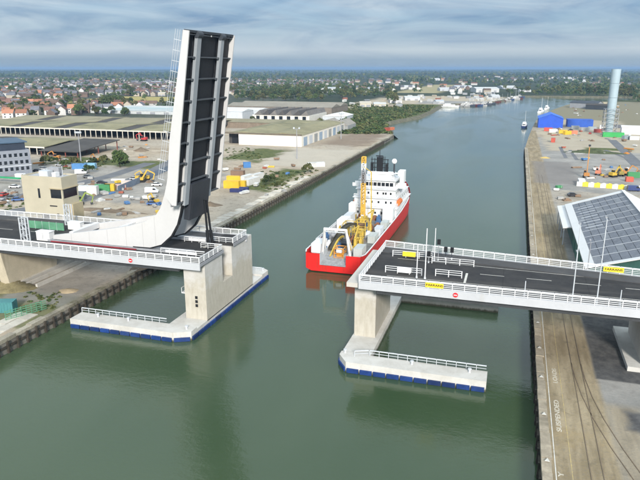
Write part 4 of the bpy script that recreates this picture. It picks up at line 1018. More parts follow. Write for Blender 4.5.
# long pale roofs behind
for i, (x0, x1, y0, y1, lab) in enumerate(((-475, -310, 585, 606, 'nearest of the long pale roofed sheds before the stubble field'), (-465, -318, 612, 632, 'middle one of the long pale roofed sheds before the stubble field'), (-460, -325, 640, 664, 'farthest of the long pale roofed sheds before the stubble field'))):
    t = thing('long_shed', lab, 'shed', ((x0 + x1) / 2, y0, GZ))
    q = MB(); q.box(x0, x1, y0, y1, GZ - .2, 6.0); q.build('wall', mat('pale_wall', (.48, .50, .50), .7, .1), t, world=True)
    q = MB(); q.prismX([(y0 - .4, 6.02), ((y0 + y1) / 2, 7.4), (y1 + .4, 6.02)], x0 - .4, x1 + .4); q.build('roof', mat('pale_roof_%d' % i, ((.40, .44, .44), (.34, .42, .43), (.46, .48, .47))[i], .6, .12, .05, .5), t, world=True)
    for k in range(10): q = MB(); xx = x0 + (k + .5) * (x1 - x0) / 10; q.box(xx - 3, xx + 3, y0 - .06, y0 + .02, GZ, 5); q.build('door', MGREY, t, world=True)
# white warehouse
t = thing('warehouse', 'long white-walled warehouse with mossy roof at the left quay', 'warehouse', (-148, 415, GZ))
WX0, WX1, WY0, WY1, WZ = -178, -126, 366, 468, 9.6
q = MB(); q.box(WX0 + 9.5, WX1, WY0, WY1, GZ - .2, WZ); q.build('wall', mat('cream_white_wall', (.74, .70, .62), .7, .05, .1, 1, dirt=(.55, .5, .42), dirt_amt=.15, streak=True), t, world=True)
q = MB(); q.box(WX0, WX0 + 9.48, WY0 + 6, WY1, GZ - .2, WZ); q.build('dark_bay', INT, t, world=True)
for x0, x1 in ((WX0, -152), (-151.98, WX1 + .3)):
    xm = (x0 + x1) / 2; q = MB(); q.prismY([(x0, WZ + .02), (xm, WZ + 1.5), (x1, WZ + .02)], WY0 - .3, WY1 + .3); q.build('roof', ROOFK, t, world=True)
q = MB(); q.box(WX0, WX1 + .34, WY0 - .42, WY0 - .3, WZ - .1, WZ + .9); q.build('parapet', mat('parapet_brown', (.14, .12, .09), .8, .2), t, world=True)
for k in range(9):
    y = WY0 + 4 + k * 11; q = MB(); q.box(WX1 + .01, WX1 + .09, y, y + 7, GZ + .1, 8.2); q.build('sliding_door', (mat('door_blue', (.28, .36, .45), .6, .1), LGREY, mat('door_grey', (.3, .31, .3), .6, .2))[k % 3], t, world=True)
q = MB(); q.box(-176, -170, WY0 + 5.9, WY0 + 6.02, GZ, 7); q.build('opening', BLACK, t, world=True)
# further flat mossy sheds linking back to the saw-tooth works
t = thing('flat_shed', 'broad mossy flat-roofed shed behind the white warehouse', 'shed', (-195, 480, GZ))
q = MB(); q.box(-245, -150, 470.5, 505, GZ - .2, 7.4); q.build('wall', mat('brick_dull', (.20, .16, .12), .85, .2), t, world=True)
q = MB(); q.prismX([(470, 7.42), (487, 8.6), (505.5, 7.42)], -245.4, -149.6); q.build('roof', ROOFK2, t, world=True)
t = thing('sawtooth_works', 'old works with a row of dark saw-tooth gables and white front', 'factory', (-205, 560, GZ))
q = MB(); q.box(-236, -180, 545, 600, GZ - .2, 8); q.build('wall', mat('works_white', (.62, .60, .55), .75, .1), t, world=True)
for k in range(7):
    x = -234 + k * 7.6; q = MB(); q.prismY([(x, 8.02), (x + 5.6, 12.5), (x + 7.5, 8.02)], 544.6, 600); q.build('sawtooth_roof', mat('slate_dark', (.075, .07, .068), .8, .25) if k % 2 else mat('slate_mid', (.16, .15, .14), .8, .25), t, world=True)
    q = MB(); q.box(x + 2.0, x + 5.4, 544.5, 544.58, 4, 7.2); q.build('window', GLASS, t, world=True)
t = thing('long_factory', 'big grey-roofed factory behind the saw-tooth works', 'factory', (-225, 650, GZ))
q = MB(); q.box(-300, -182, 625, 690, GZ - .2, 10.5); q.build('wall', mat('factory_wall', (.2, .17, .14), .8, .2), t, world=True)
for y0 in (625, 657.6):
    q = MB(); q.prismX([(y0 - .3, 10.52), (y0 + 16, 13.6), (y0 + 32.3, 10.52)], -300.4, -181.6); q.build('roof', mat('factory_roof', (.24, .22, .18), .85, .15, .05, .5), t, world=True)
t = thing('pale_works', 'low pale works buildings left of the saw-tooth roof', 'factory', (-262, 560, GZ))
for k, (x0, x1, y0, y1, h) in enumerate(((-300, -270, 535, 560, 6), (-268, -244, 540, 566, 8), (-290, -240, 572, 600, 7))):
    q = MB(); q.box(x0, x1, y0, y1, GZ - .2, GZ + h); q.build('wall', LGREY, t, world=True)
    q = MB(); q.prismX([(y0 - .3, GZ + h + .02), ((y0 + y1) / 2, GZ + h + 2), (y1 + .3, GZ + h + .02)], x0 - .3, x1 + .3); q.build('roof', mat('works_roof_pale', (.58, .6, .6), .6, .1), t, world=True)
t = thing('white_shed', 'white low shed near the bend of the left bank', 'shed', (-150, 560, GZ))
q = MB(); q.box(-172, -150, 560, 590, GZ - .2, 7); q.build('wall', LGREY, t, world=True); q = MB(); q.prismY([(-172.4, 7.02), (-161, 9.4), (-149.6, 7.02)], 559.6, 590.4); q.build('roof', mat('white_roof', (.66, .66, .64), .6, .1), t, world=True)
# quayside shed with jagged gables just right of the warehouse
t = thing('jagged_shed', 'weathered shed with two ragged gables at the end of the warehouse', 'shed', (-140, 480, GZ))
q = MB(); q.box(-148, -124, 470.5, 496, GZ - .2, 7); q.build('wall', mat('grey_cladding', (.3, .31, .31), .7, .2), t, world=True)
for k in range(2):
    x = -148 + k * 12; q = MB(); q.prismY([(x, 7.02), (x + 6, 11), (x + 11.9, 7.02)], 470.2, 496); q.build('roof', mat('slate_pale', (.27, .25, .22), .8, .2), t, world=True)

# office block
oc = P(32.5, 173.5); t = thing('office_block', 'three-storey grey office block with two rows of windows at the left edge', 'office building', oc, R(55))
OW = mat('office_grey', (.22, .24, .28), .6, .08)
q = MB(); q.box(-44, 0, .0, 22, -.3, 11.2); q.build('wall', OW, t)
q = MB(); q.box(-43, -1.5, 1.2, 20.5, 11.22, 14.4); q.build('top_storey', mat('office_dark', (.03, .04, .06), .4, .2), t)
q = MB(); q.box(-44, -.5, .5, 21.5, 14.42, 14.9); q.build('roof', mat('office_roof', (.05, .09, .14), .5, .2), t)
for r_, z0 in enumerate((2.0, 5.0, 8.2)):
    for i in range(19):
        x = -43 + i * 2.26; q = MB(); q.box(x, x + 1.25, -.05, .08, z0, z0 + 1.6); w1 = q.build('window', GLASS, t)
        q = MB(); q.box(x - .1, x + 1.35, -.16, -.06, z0 - .16, z0 - .03); q.build('sill', LGREY, w1)
for r_, z0 in enumerate((2.0, 5.0, 8.2)):
    for i in range(8):
        y = 1.2 + i * 2.6; q = MB(); q.box(-.05, .05, y, y + 1.3, z0, z0 + 1.6); q.build('window', GLASS, t)
q = MB(); q.box(-44.06, .06, -.07, -.01, 4.0, 4.35); q.build('string_course', LGREY, t)

# floodlight masts and poles
def floodmast(label, p_, h, heads=4):
    t = thing('floodlight_mast', label, 'light mast', p_)
    q = MB(); q.tube((0, 0, 0), (0, 0, h), .32, .18, 8); q.build('shaft', MGREY, t)
    q = MB(); q.bar((-1.6, 0, h), (1.6, 0, h), .2, .25); q.build('crossarm', MGREY, t)
    for i in range(heads): q = MB(); x = -1.5 + i * 3 / (heads - 1); q.box(x - .38, x + .38, -.5, .25, h + .05, h + .9); q.build('lamp', LGREY, t)
floodmast('tall floodlight mast standing by the dark canopy', P(81, 161), 14.5)
floodmast('slender floodlight mast on the quay in front of the white warehouse', P(297, 159), 16, 2)
floodmast('floodlight mast with a white head at the end of the warehouse', P(341, 139), 17, 3)

# ---------------------------------------------------------------- vehicles, machines, boxes
def car_meshes(col, van=False):
    key = ('car', col, van)
    if key in RPM: return RPM[key]
    m = mat('car_%02d_%02d_%02d' % tuple(int(c_ * 99) for c_ in col), col, .35, .04, 1, 3, spec=.6)
    b1 = MB(); b2 = MB()
    if van:
        b1.prismY([(-2.6, .35), (2.5, .35), (2.6, 1.0), (1.9, 1.25), (1.2, 2.15), (-2.55, 2.2)], -.95, .95)
        b2.prismY([(1.25, 1.3), (1.85, 1.3), (1.25, 2.0), (.5, 2.0), (.5, 1.3)], -.965, .965)
    else:
        b1.prismY([(-2.1, .35), (2.05, .35), (2.15, .75), (1.2, .92), (-1.9, .98), (-2.15, .8)], -.88, .88)
        b1.prismY([(-1.2, 1.40), (.25, 1.42), (.25, 1.47), (-1.2, 1.46)], -.70, .70)
        b2.prismY([(-1.85, .985), (1.15, .93), (.35, 1.415), (-1.3, 1.395)], -.74, .74)
    wh = MB()
    wh.tube((0, -.11, .33), (0, .11, .33), .33, n=12)
    RPM[key] = (b1.mesh('body', m), b2.mesh('windows', GLASS), wh.mesh('wheel', TYRE)); return RPM[key]
def car(label, p_, rz, col, van=False, group='vehicles on the left bank', cat=None):
    a_, b2, c2 = car_meshes(col, van); t = thing('van' if van else 'car', label, cat or ('van' if van else 'car'), (p_[0], p_[1], GZ + .03), rz, group)
    link('body', a_, t); link('windows', b2, t); wx = 1.55 if van else 1.3
    for x in (-wx, wx):
        for y in (-.8, .8): link('wheel', c2, t, (x, y, 0))
    return t
CW, CS, CG, CR, CB, CK = (.75, .75, .74), (.42, .44, .46), (.12, .13, .14), (.45, .05, .04), (.06, .13, .32), (.02, .02, .025)
car('white van with a green flash parked by the office block', P(22, 178.5), R(15), CW, True)
car('white car parked on the lane left of the control tower', P(15, 188), R(15), CW)
car('white van parked behind the control tower roof', P(81, 174), R(30), CW, True)
cl = [(4, 196, CR, 'small red car left of the control tower'), (12, 199, CG, 'dark grey car left of the control tower'), (18, 201, CB, 'blue car left of the control tower'), (3, 203, CW, 'white car at the left edge beyond the viaduct'),
      (38, 172, CK, 'black car in front of the office block corner'), (44, 170, CS, 'silver car in front of the office block corner'), (50, 172, CW, 'white car between the office block and the shrubs'), (88, 178, CG, 'grey car on the lane beyond the hoarding'),
      (102, 184, CK, 'black car on the road above the hoarding'), (135, 180, CS, 'silver car on the road beside the hoarding'), (60, 166, CS, 'silver car in the yard below the dark canopy'), (68, 164, CB, 'blue car in the yard below the dark canopy')]
for u, v, c_, lab in cl: car(lab, P(u, v), R(rnd.choice((10, 20, 100, 35))), c_)
for u, v, c_, lab in ((157, 186, CW, 'white car on the sandy ground left of the raised leaf'), (152, 193, CW, 'white flatbed on the sandy ground left of the leaf'), (153, 205, CB, 'blue car near the foot of the raised leaf')): car(lab, P(u, v), R(20), c_, v == 193)
def excavator(label, p_, rz, m, s=1.0, up=False, group='construction machines'):
    t = thing('excavator', label, 'excavator', (p_[0], p_[1], GZ + .02), rz, group); s *= .78; t.scale = (s, s, s)
    for y in (-1.15, 1.15): q = MB(); q.prismY([(-1.9, .15), (-1.6, 0), (1.6, 0), (1.9, .15), (2.0, .6), (1.6, .95), (-1.6, .95), (-2.0, .6)], y - .3, y + .3); q.build('track', TYRE, t)
    q = MB(); q.box(-2.1, 1.3, -1.3, 1.3, 1.0, 2.1); q.box(-2.1, -.6, -1.25, 1.25, 2.1, 2.6); q.build('body', m, t)
    q = MB(); q.prismY([(-.2, 2.12), (1.35, 2.12), (1.1, 3.5), (-.2, 3.5)], .2, 1.2); q.build('cab', GLASS, t)
    q = MB(); q.box(-.25, 1.15, .15, 1.25, 3.51, 3.62); q.build('cab_roof', m, t)
    j = Vector((3.0, -.3, 5.2)) if not up else Vector((1.8, -.3, 9.5)); e = Vector((6.0, -.3, 3.6)) if not up else Vector((2.4, -.3, 14.5)); k = Vector((5.2, -.3, .9)) if not up else Vector((2.2, -.3, 16))
    q = MB(); q.bar((.9, -.3, 1.9), j, .4, .6); q.build('boom', m, t)
    q = MB(); q.bar(j, e, .35, .45); q.bar(e, k, .3, .4); q.build('arm', m, t)
    q = MB(); q.prismY([(k.x - .6, k.z), (k.x + .5, k.z + .1), (k.x + .3, k.z - .7), (k.x - .4, k.z - .8)], -.8, .2); q.build('bucket', DGREY, t)
    return t
excavator('orange excavator in the yard in front of the mossy shed', P(57, 159.5), R(190), ORANGE, 1.1)
excavator('orange excavator beside the round green tree', P(96, 162), R(160), ORANGE, 1.0)
excavator('yellow excavator on the sandy ground beyond the hoarding', P(141, 182), R(20), YELLOW, 1.3)
excavator('yellow excavator right of the hoarding near the leaf', P(146, 180), R(200), YELLOW, 1.0)
excavator('yellow and green machine at the end of the hoarding', P(79, 205), R(30), mat('machine_lime', (.20, .27, .05), .5, .15), 1.1)
excavator('red digger in front of the long open shed', P(144, 141), R(180), mat('machine_red', (.45, .05, .05), .5, .15), 1.3)
excavator('yellow excavator on the sand left of the leaf foot', P(155, 204), R(160), YELLOW, .9)
CONT = {}
def container(label, p_, rz, col, L=6.1, W_=2.44, H_=2.6, z=GZ, name='container', cat='container', group='site containers and cabins'):
    m = mat('box_%02d_%02d_%02d' % tuple(int(c_ * 99) for c_ in col), col, .6, .1, .5, 3, dirt=mul(col, .55), dirt_amt=.2)
    t = thing(name, label, cat, (p_[0], p_[1], z + .02), rz, group); key = (col, L, W_, H_)
    if key not in CONT:
        q = MB(); q.box(-L / 2 + .05, L / 2 - .05, -W_ / 2 + .05, W_ / 2 - .05, 0, H_ - .06); n = int(L / .6)
        for i in range(n):
            x = -L / 2 + .1 + i * (L - .2) / n
            for s_ in (-1, 1): q.box(x, x + .3, min(s_ * W_ / 2, s_ * (W_ / 2 - .05)), max(s_ * W_ / 2, s_ * (W_ / 2 - .05)), .15, H_ - .15)
        q2 = MB(); q2.box(-L / 2, L / 2, -W_ / 2, W_ / 2, H_ - .055, H_)
        q3 = MB()
        for y in (-.6, .6): q3.box(L / 2 - .04, L / 2 + .02, y - .52, y + .52, .1, H_ - .15)
        CONT[key] = (q.mesh('wall', m), q2.mesh('roof', m), q3.mesh('door', m))
    for nm, me_ in zip(('wall', 'roof', 'door'), CONT[key]): link(nm, me_, t)
    return t
YC, WC, BC, NC, TC, GC = (.66, .42, .03), (.58, .58, .56), (.05, .17, .40), (.20, .13, .09), (.06, .21, .22), (.05, .24, .09)
container('yellow cabin in front at the left quay, with a dark doorway', P(232, 188), R(8), YC, 6.5, 2.6, 3.0); container('yellow cabin at the right of the pair on the left quay', P(240.5, 187), R(8), YC, 4.5, 2.6, 2.6)
container('yellow cabin behind the front pair on the left quay', P(234, 182), R(8), YC, 6, 2.4, 2.6)
container('white container beside the yellow cabins, nearest the water', P(252, 184), R(80), WC, 9, 2.6, 2.6); container('white container behind the first beside the yellow cabins', P(247, 181), R(80), WC, 8, 2.5, 2.6)
container('pale container at the far end of the yellow cabins', P(257, 179), R(80), WC, 8, 2.5, 2.4); container('brown container behind the yellow cabins', P(238, 177.5), R(5), NC, 6, 3, 3.2)
container('small blue container out on the sandy yard', P(247, 167.5), R(30), BC, 3.6, 2.6, 2.6); container('white tank container on the quay, left one', P(312, 167), R(30), WC, 4.4, 2.6, 2.2); container('white tank container on the quay, right one', P(320, 166.5), R(30), WC, 4.6, 2.6, 2.2)
container('dark blue skip in front of the yellow cabins', P(237, 192), R(10), (.03, .04, .14), 5.5, 2.2, 1.3, name='skip', cat='skip'); container('second dark blue skip in front of the yellow cabins', P(244, 190.5), R(10), (.03, .04, .14), 3.6, 2.2, 1.3, name='skip', cat='skip')
container('teal container at the left edge by the quay', P(3, 311), R(20), TC, 5, 2.4, 2.2)
container('white box trailer beside the road behind the control tower', P(87, 194.5), R(12), WC, 9, 2.6, 3.4, name='box_trailer', cat='trailer')
container('dark grey cabin below the white box trailer', P(74, 199), R(12), (.12, .14, .15), 9, 2.6, 2.8); container('green container by the hoarding', P(103, 191), R(20), GC, 6, 2.5, 2.6); container('yellow container by the hoarding', P(110, 190.5), R(20), YC, 4, 2.5, 2.6)
container('blue cabin among the shrubs beyond the car park', P(80, 169), R(15), (.08, .22, .45), 7, 2.6, 2.6); container('light blue cabin among the shrubs beyond the car park', P(90, 168.5), R(15), (.2, .4, .55), 6, 2.6, 2.6)
container('pink-grey pallet stack by the hoarding', P(119, 188.5), R(20), (.55, .38, .35), 6, 2.4, 1.6, name='pallet_stack', cat='pallets'); container('pale pallet stack beside the pink one', P(128, 185), R(20), (.6, .5, .45), 5, 2.4, 1.8, name='pallet_stack', cat='pallets')
container('red-brown cargo at the tip of the left quay', P(387, 131), R(70), (.35, .08, .05), 5, 2.4, 2.6); container('orange-red box at the tip of the left quay', P(392, 130), R(70), (.5, .16, .08), 4, 2.4, 2.2)
t = thing('green_canopy', 'low green awning on the lane beside the control tower', 'awning', P(8, 183))
q = MB(); q.box(-7, 7, -1.2, 1.2, 2.2, 2.5); q.build('cover', mat('awning_green', (.02, .30, .12), .6, .1), t)
for x in (-6.8, 6.8): q = MB(); q.box(x - .06, x + .06, -.06, .06, 0, 2.2); q.build('post', LGREY, t)
# loose material: pallets, pipe bundles, blocks, drums
def clutter_kind(k, c_):
    m = mat('loose_%02d_%02d_%02d' % tuple(int(x * 99) for x in c_), c_, .75, .2, .8, 4, dirt=mul(c_, .5), dirt_amt=.3); a_, b2 = MB(), MB()
    if k == 0:
        a_.box(-1.2, 1.2, -.8, .8, .15, 1.1); b2.box(-1.25, 1.25, -.85, .85, 0, .13); return 'pallet_load', (('load', a_.mesh('load', m)), ('pallet', b2.mesh('pallet', TIMBER)))
    if k == 1:
        for i in range(5): a_.tube((-3, -.8 + i * .42, .2), (3, -.8 + i * .42, .2), .19, n=7)
        for i in range(4): b2.tube((-3, -.6 + i * .42, .55), (3, -.6 + i * .42, .55), .19, n=7)
        return 'pipe_bundle', (('lower_pipes', a_.mesh('lower_pipes', m)), ('upper_pipes', b2.mesh('upper_pipes', m)))
    if k == 2:
        a_.prismY([(-1.6, .4), (1.6, .4), (2.0, 1.5), (-2.0, 1.5)], -.85, .85); b2.box(-1.3, 1.3, -.7, .7, 0, .38); return 'skip', (('tub', a_.mesh('tub', m)), ('skid', b2.mesh('skid', DGREY)))
    a_.prism([(-1.6, -1), (1.3, -1.3), (1.8, .6), (.2, 1.4), (-1.4, .9)], 0, .5); b2.prism([(-.8, -.5), (.7, -.6), (.8, .4), (-.3, .7)], .5, 1.0); return 'rubble_pile', (('base', a_.mesh('base', m)), ('crest', b2.mesh('crest', m)))
CC = [('grey', (.34, .34, .33)), ('brown', (.22, .15, .10)), ('yellow', (.6, .42, .05)), ('blue', (.07, .17, .36)), ('green', (.06, .24, .10)), ('white', (.6, .6, .58)), ('rusty red', (.34, .10, .06)), ('orange', (.5, .22, .05))]
KNM = ['pallet load', 'pipe bundle', 'skip', 'rubble pile']
CK_ = {}
rk = random.Random(31)
for u0, u1, v0, v1, n, wh_ in ((78, 150, 178, 200, 34, 'beside the hoarding'), (96, 165, 196, 216, 16, 'on the sand below the hoarding'), (36, 100, 158, 170, 22, 'in the yard by the dark canopy'), (0, 24, 190, 206, 8, 'on the lane left of the tower'), (110, 170, 140, 160, 12, 'in front of the long mossy shed'), (222, 300, 160, 196, 16, 'on the left quay near the yellow cabins'), 
    (545, 640, 128, 142, 26, 'in the far right yard'), (550, 640, 143, 168, 14, 'on the right yard beyond the blocks'), (590, 640, 168, 180, 14, 'behind the barrier blocks'), (556, 580, 186, 202, 6, 'on the quay by the warehouse canopy'), (570, 640, 104, 118, 24, 'on the far tip of the right bank')):
    for i in range(n):
        k_, ci = rk.choices(range(4), (4, 2, 2, 2))[0], rk.choices(range(8), (7, 6, .8, .8, .4, 3, 1.2, .5))[0]
        u_, v_ = rk.uniform(u0, u1), rk.uniform(v0, v1); p_ = P(u_, v_)
        if (k_, ci) not in CK_: CK_[k_, ci] = clutter_kind(k_, CC[ci][1])
        nm, prt = CK_[k_, ci]
        t = thing(nm, f'{CC[ci][0]} {KNM[k_]} {wh_}, {"near" if v_ > (v0 + v1) / 2 else "far"} side, {"left" if u_ < (2 * u0 + u1) / 3 else "right" if u_ > (u0 + 2 * u1) / 3 else "middle"}', KNM[k_].split()[-1] if k_ != 0 else 'pallet load', p_, rk.uniform(0, 3.1), 'loose material ' + wh_)
        sc_ = rk.uniform(.55, 1.0); t.scale = (sc_, sc_, sc_)
        for pn, me_ in prt: link(pn, me_, t)
# spoil heaps, rubble and slabs along the left quay
HEAP = mat('spoil', (.17, .13, .09), .95, .3, .4, 3)
def heap(label, p_, rx, ry, h, m=HEAP):
    n, k = 14, 4; vs = []; fs = []; r3 = random.Random(int(p_[0] * 7))
    for j in range(k):
        f = j / (k - 1)
        for i in range(n):
            a = 2 * math.pi * i / n; s_ = (1 - f) * (.8 + .35 * r3.random()) + .03; vs.append((math.cos(a) * rx * s_, math.sin(a) * ry * s_, h * f * (.8 + .3 * r3.random()) - .1 * (j == 0)))
    for j in range(k - 1):
        for i in range(n): fs.append((j * n + i, j * n + (i + 1) % n, (j + 1) * n + (i + 1) % n, (j + 1) * n + i))
    fs.append(tuple(range((k - 1) * n, k * n))); q = MB(); q.add(vs, fs); o = q.build('spoil_heap', m, smooth=True); o.location = (p_[0], p_[1], GZ); return tag(o, label, 'spoil heap')
heap('dark spoil heap right of the green tree', P(141, 151), 5, 4, 2.2); heap('brown rubble heap under the left viaduct by the abutment', P(8, 287), 7, 4, 2.0, mat('rubble_grass', (.20, .17, .09), .95, .35, .4, 3))
heap('long low spoil bank on the sand below the hoarding', P(105, 211), 16, 2.2, 1.0); heap('pale sand heap at the edge of the left quay', P(68, 291), 2.4, 2.0, .5, mat('sand_heap', (.40, .32, .21), .95, .15))
heap('low spoil ridge near the quay under the leaf', P(150, 262), 3, 9, .9); heap('brown mound of earth by the floodlight on the quay', P(210, 205), 5, 3, 1.2)
SLAB = mat('broken_slab', (.46, .43, .37), .9, .2, .4, 3, rand=.25)
t = thing('quay_slab_edge', 'broken pale concrete slabs along the left quay beyond the bridge', 'slabs', (-87, 190, GZ))
for i in range(40):
    y = 136 + i * 3.2; q = MB(); w_ = rs.uniform(2.2, 4.6); z1 = rs.uniform(.12, .3); o_ = rs.uniform(0, .5)
    q.prism([(-w_ - 1.5, y + .1), (-1.4 - o_, y + rs.uniform(0, .3)), (-1.4 - o_, y + 2.9), (-w_ - 1.2, y + 3.0)], .0, z1); o = q.build('slab', SLAB, t); o.location = (LX + 87, -190, 0); o.rotation_euler = (rs.uniform(-.02, .02) * 0, 0, 0)
t = thing('quay_slab_edge', 'grey concrete paving slabs at the near corner of the left quay', 'slabs', (-90, 84, GZ))
for i in range(5):
    for j in range(2):
        q = MB(); q.box(-2.4 + j * 2.5, -.1 + j * 2.5, i * 3 - 6, i * 3 - 3.1, 0, .12 + .05 * ((i + j) % 2)); q.build('slab', SLAB, t)

# ================================================================ RIGHT BANK
ROOFG = mat('grey_sheet_roof', (.135, .145, .17), .5, .2, .3, 2.2, dirt=(.23, .24, .26), dirt_amt=.4, dirt_scale=1.6)
ROOFG2 = mat('grey_sheet_roof_pale', (.18, .19, .21), .5, .2, .3, 2.2, dirt=(.26, .27, .28), dirt_amt=.4, dirt_scale=1.6)
DGREEN = mat('dark_green_wall', (.035, .10, .085), .7, .2)
wh = thing('warehouse', 'big gabled warehouse with grey sheet roof and white edges on the right quay', 'warehouse', (30, 165, GZ))
EX0, RXM, EX1, GY0, GY1, EZ, RZ_ = 17.0, 31.5, 46.0, 137.0, 203.0, 9.0, 15.4
q = MB(); q.prismY([(EX0 + .5, GZ - .2), (EX1 - .5, GZ - .2), (EX1 - .5, EZ - .25), (RXM, RZ_ - .4), (EX0 + .5, EZ - .25)], GY0 + .5, GY1 - .5); q.build('wall', DGREEN, wh, world=True)
SL = (RZ_ - EZ) / (RXM - EX0)
def rp(y, s_, n_): # left slope: s_ from eave (0) to ridge (1)
    x = EX0 + (RXM - EX0) * s_; return (x, y, EZ + (RZ_ - EZ) * s_ + n_)
def rslab(nm, m, y0, y1, s0, s1, n0, n1):
    q = MB(); q.box(y0, y1, s0, s1, n0, n1, rp); return q.build(nm, m, wh, world=True)
nS = 11; dy = (GY1 - GY0 - 3.2) / nS
for i in range(nS):
    y0 = GY0 + 1.0 + i * dy
    for j in range(8):
        s0 = .10 + j * .885 / 8; s1 = s0 + .885 / 8 - .006
        rslab('roof_sheet', ROOFG if (i * 5 + j * 3) % 7 else ROOFG2, y0 + .10, y0 + dy - .10, s0, s1, 0, .12 + .015 * ((i + j) % 2))
    if i: rslab('roof_strip', LGREY, y0 - .085, y0 + .085, .10, .985, 0.02, .17)
for i in range(5):
    y0 = GY0 + 1.0 + (i + 5.4) * dy; rslab('rooflight', mat('rooflight', (.55, .57, .6), .4, .1), y0 + .5, y0 + 1.0, .16, .42, .125, .16)
rslab('roof_edge', WHITE, GY0 - .3, GY1 + .3, -.03, .095, -.05, .2); rslab('roof_edge', WHITE, GY0 - .35, GY0 + 1.0, .097, 1.0, -.05, .18); rslab('roof_edge', WHITE, GY1 - 2.2, GY1 + .35, .097, 1.0, -.05, .2)
q = MB(); q.box(RXM - .45, RXM + .45, GY0 - .3, GY1 + .3, RZ_ + .06, RZ_ + .28); q.build('ridge_cap', WHITE2, wh, world=True)
for i in range(9):
    y0 = GY0 + .2 + i * (GY1 - GY0 - .4) / 9; q = MB(); y1 = y0 + (GY1 - GY0 - .4) / 9 - .12
    q.add([(RXM + .5, y0, RZ_ + .1), (EX1 + .3, y0, EZ), (EX1 + .3, y1, EZ), (RXM + .5, y1, RZ_ + .1), (RXM + .5, y0, RZ_ - .1), (EX1 + .3, y0, EZ - .2), (EX1 + .3, y1, EZ - .2), (RXM + .5, y1, RZ_ - .1)],
          [(0, 1, 2, 3), (4, 7, 6, 5), (0, 4, 5, 1), (1, 5, 6, 2), (2, 6, 7, 3), (3, 7, 4, 0)]); q.build('roof_sheet', WHITE, wh, world=True)
q = MB(); q.add([(14.6, 176, 7.9), (17.4, 176, 8.6), (17.4, 205, 8.6), (14.6, 205, 7.9), (14.6, 176, 7.6), (17.4, 176, 8.3), (17.4, 205, 8.3), (14.6, 205, 7.6)], [(0, 1, 2, 3), (4, 7, 6, 5), (0, 4, 5, 1), (1, 5, 6, 2), (2, 6, 7, 3), (3, 7, 4, 0)]); q.build('loading_canopy', WHITE, wh, world=True)
for ch in wh.children:       # the gable ends run at a slant to the eaves
    for vtx in ch.data.vertices: vtx.co.y -= .45 * (vtx.co.x - 17.0)
for y in (178, 186, 195, 203.5): q = MB(); q.box(14.9, 15.15, y - .12, y + .12, GZ, 7.8); q.build('canopy_post', LGREY, wh, world=True)
for i in range(5): q = MB(); y = 139 + i * 8; q.box(EX0 + .42, EX0 + .5, y, y + 5, GZ + .05, 7); q.build('door', mat('door_green', (.03, .12, .09), .6, .2), wh, world=True)
pole('lamp_post', 'thin grey lamp post in front of the warehouse roof', P(588, 266, Y=131).x, 131.0, GZ, 13.5, .13, MGREY, 'lamp post', 'lamp')
pole('lamp_post', 'thin lamp post on the quay beside the warehouse eave', 15.0, 140.0, GZ, 8.5, .1, LGREY, 'lamp post', 'lamp')
car('dark car parked beyond the warehouse canopy', P(573, 196.5), R(10), CK, group='vehicles on the right quay'); car('dark blue van parked behind the warehouse', P(634, 191), R(5), (.03, .05, .16), True, group='vehicles on the right quay')

# concrete block barrier, yellow and white by turns
blk = {}
for nm, c_ in (('y', (.72, .55, .06)), ('w', (.72, .71, .66))):
    m = mat('block_' + nm, c_, .85, .12, 1, 4, dirt=mul(c_, .6), dirt_amt=.25); q = MB(); q.prismX([(-.75, 0), (.75, 0), (.6, 1.7), (-.6, 1.7)], -1.35, 1.35); q2 = MB(); q2.box(-.5, .5, -.2, .2, 1.702, 1.95); blk[nm] = (q.mesh('block', m), q2.mesh('lifting_key', m))
b0, b1 = P(580, 186), P(640, 190.5); nbk = 11
for i in range(nbk):
    p_ = b0.lerp(b1, i / (nbk - 1)); kx = 'w' if i % 2 == 0 else 'y'; od = ('first', 'second', 'third', 'fourth', 'fifth', 'sixth', 'seventh', 'eighth', 'ninth', 'tenth', 'eleventh')[i]
    t = thing('barrier_block', f'{"white" if kx == "w" else "yellow"} concrete barrier block, {od} from the left in its row', 'barrier block', p_, -.06, 'concrete barrier blocks behind the warehouse')
    link('block', blk[kx][0], t); link('lifting_key', blk[kx][1], t)
t = thing('material_bay', 'white-walled storage bay behind the row of barrier blocks', 'wall', P(582, 186))
q = MB(); q.box(-1.2, 1.4, 1.2, 8, 0, 2.0); q.build('side_wall', WHITE, t)
excavator('orange crane excavator with its arm raised straight up on the right quay', P(586, 177.5), R(90), ORANGE, 1.15, True, 'machines on the right quay')
for u, v, m, lab in ((598, 175, mat('machine_salmon', (.55, .2, .12), .5, .2), 'salmon-red digger beside the raised crane arm'), (613, 177, YELLOW, 'yellow digger behind the barrier blocks'), (620, 176, mat('machine_olive', (.25, .2, .05), .6, .3), 'olive digger behind the barrier blocks'), (625, 175, ORANGE, 'orange digger at the right end of the barrier blocks')):
    excavator(lab, P(u, v), R(rnd.uniform(0, 180)), m, 1.1, False, 'machines on the right quay')
container('green container at the right end of the barrier blocks', P(633, 177.5), R(5), GC, 5, 2.4, 2.4, group='boxes on the right quay'); container('red container beyond the barrier blocks', P(629, 181.5), R(5), (.5, .1, .06), 3, 2.2, 2.0, group='boxes on the right quay')
heap('long green overgrown mound on the right yard', P(594, 153), 17, 4, 2.4, mat('mound_green', (.06, .075, .035), .95, .4, .5, 3))
heap('small orange sand heap on the right quay', P(545, 158), 3, 2, .8, mat('sand_orange', (.5, .36, .12), .95, .2))
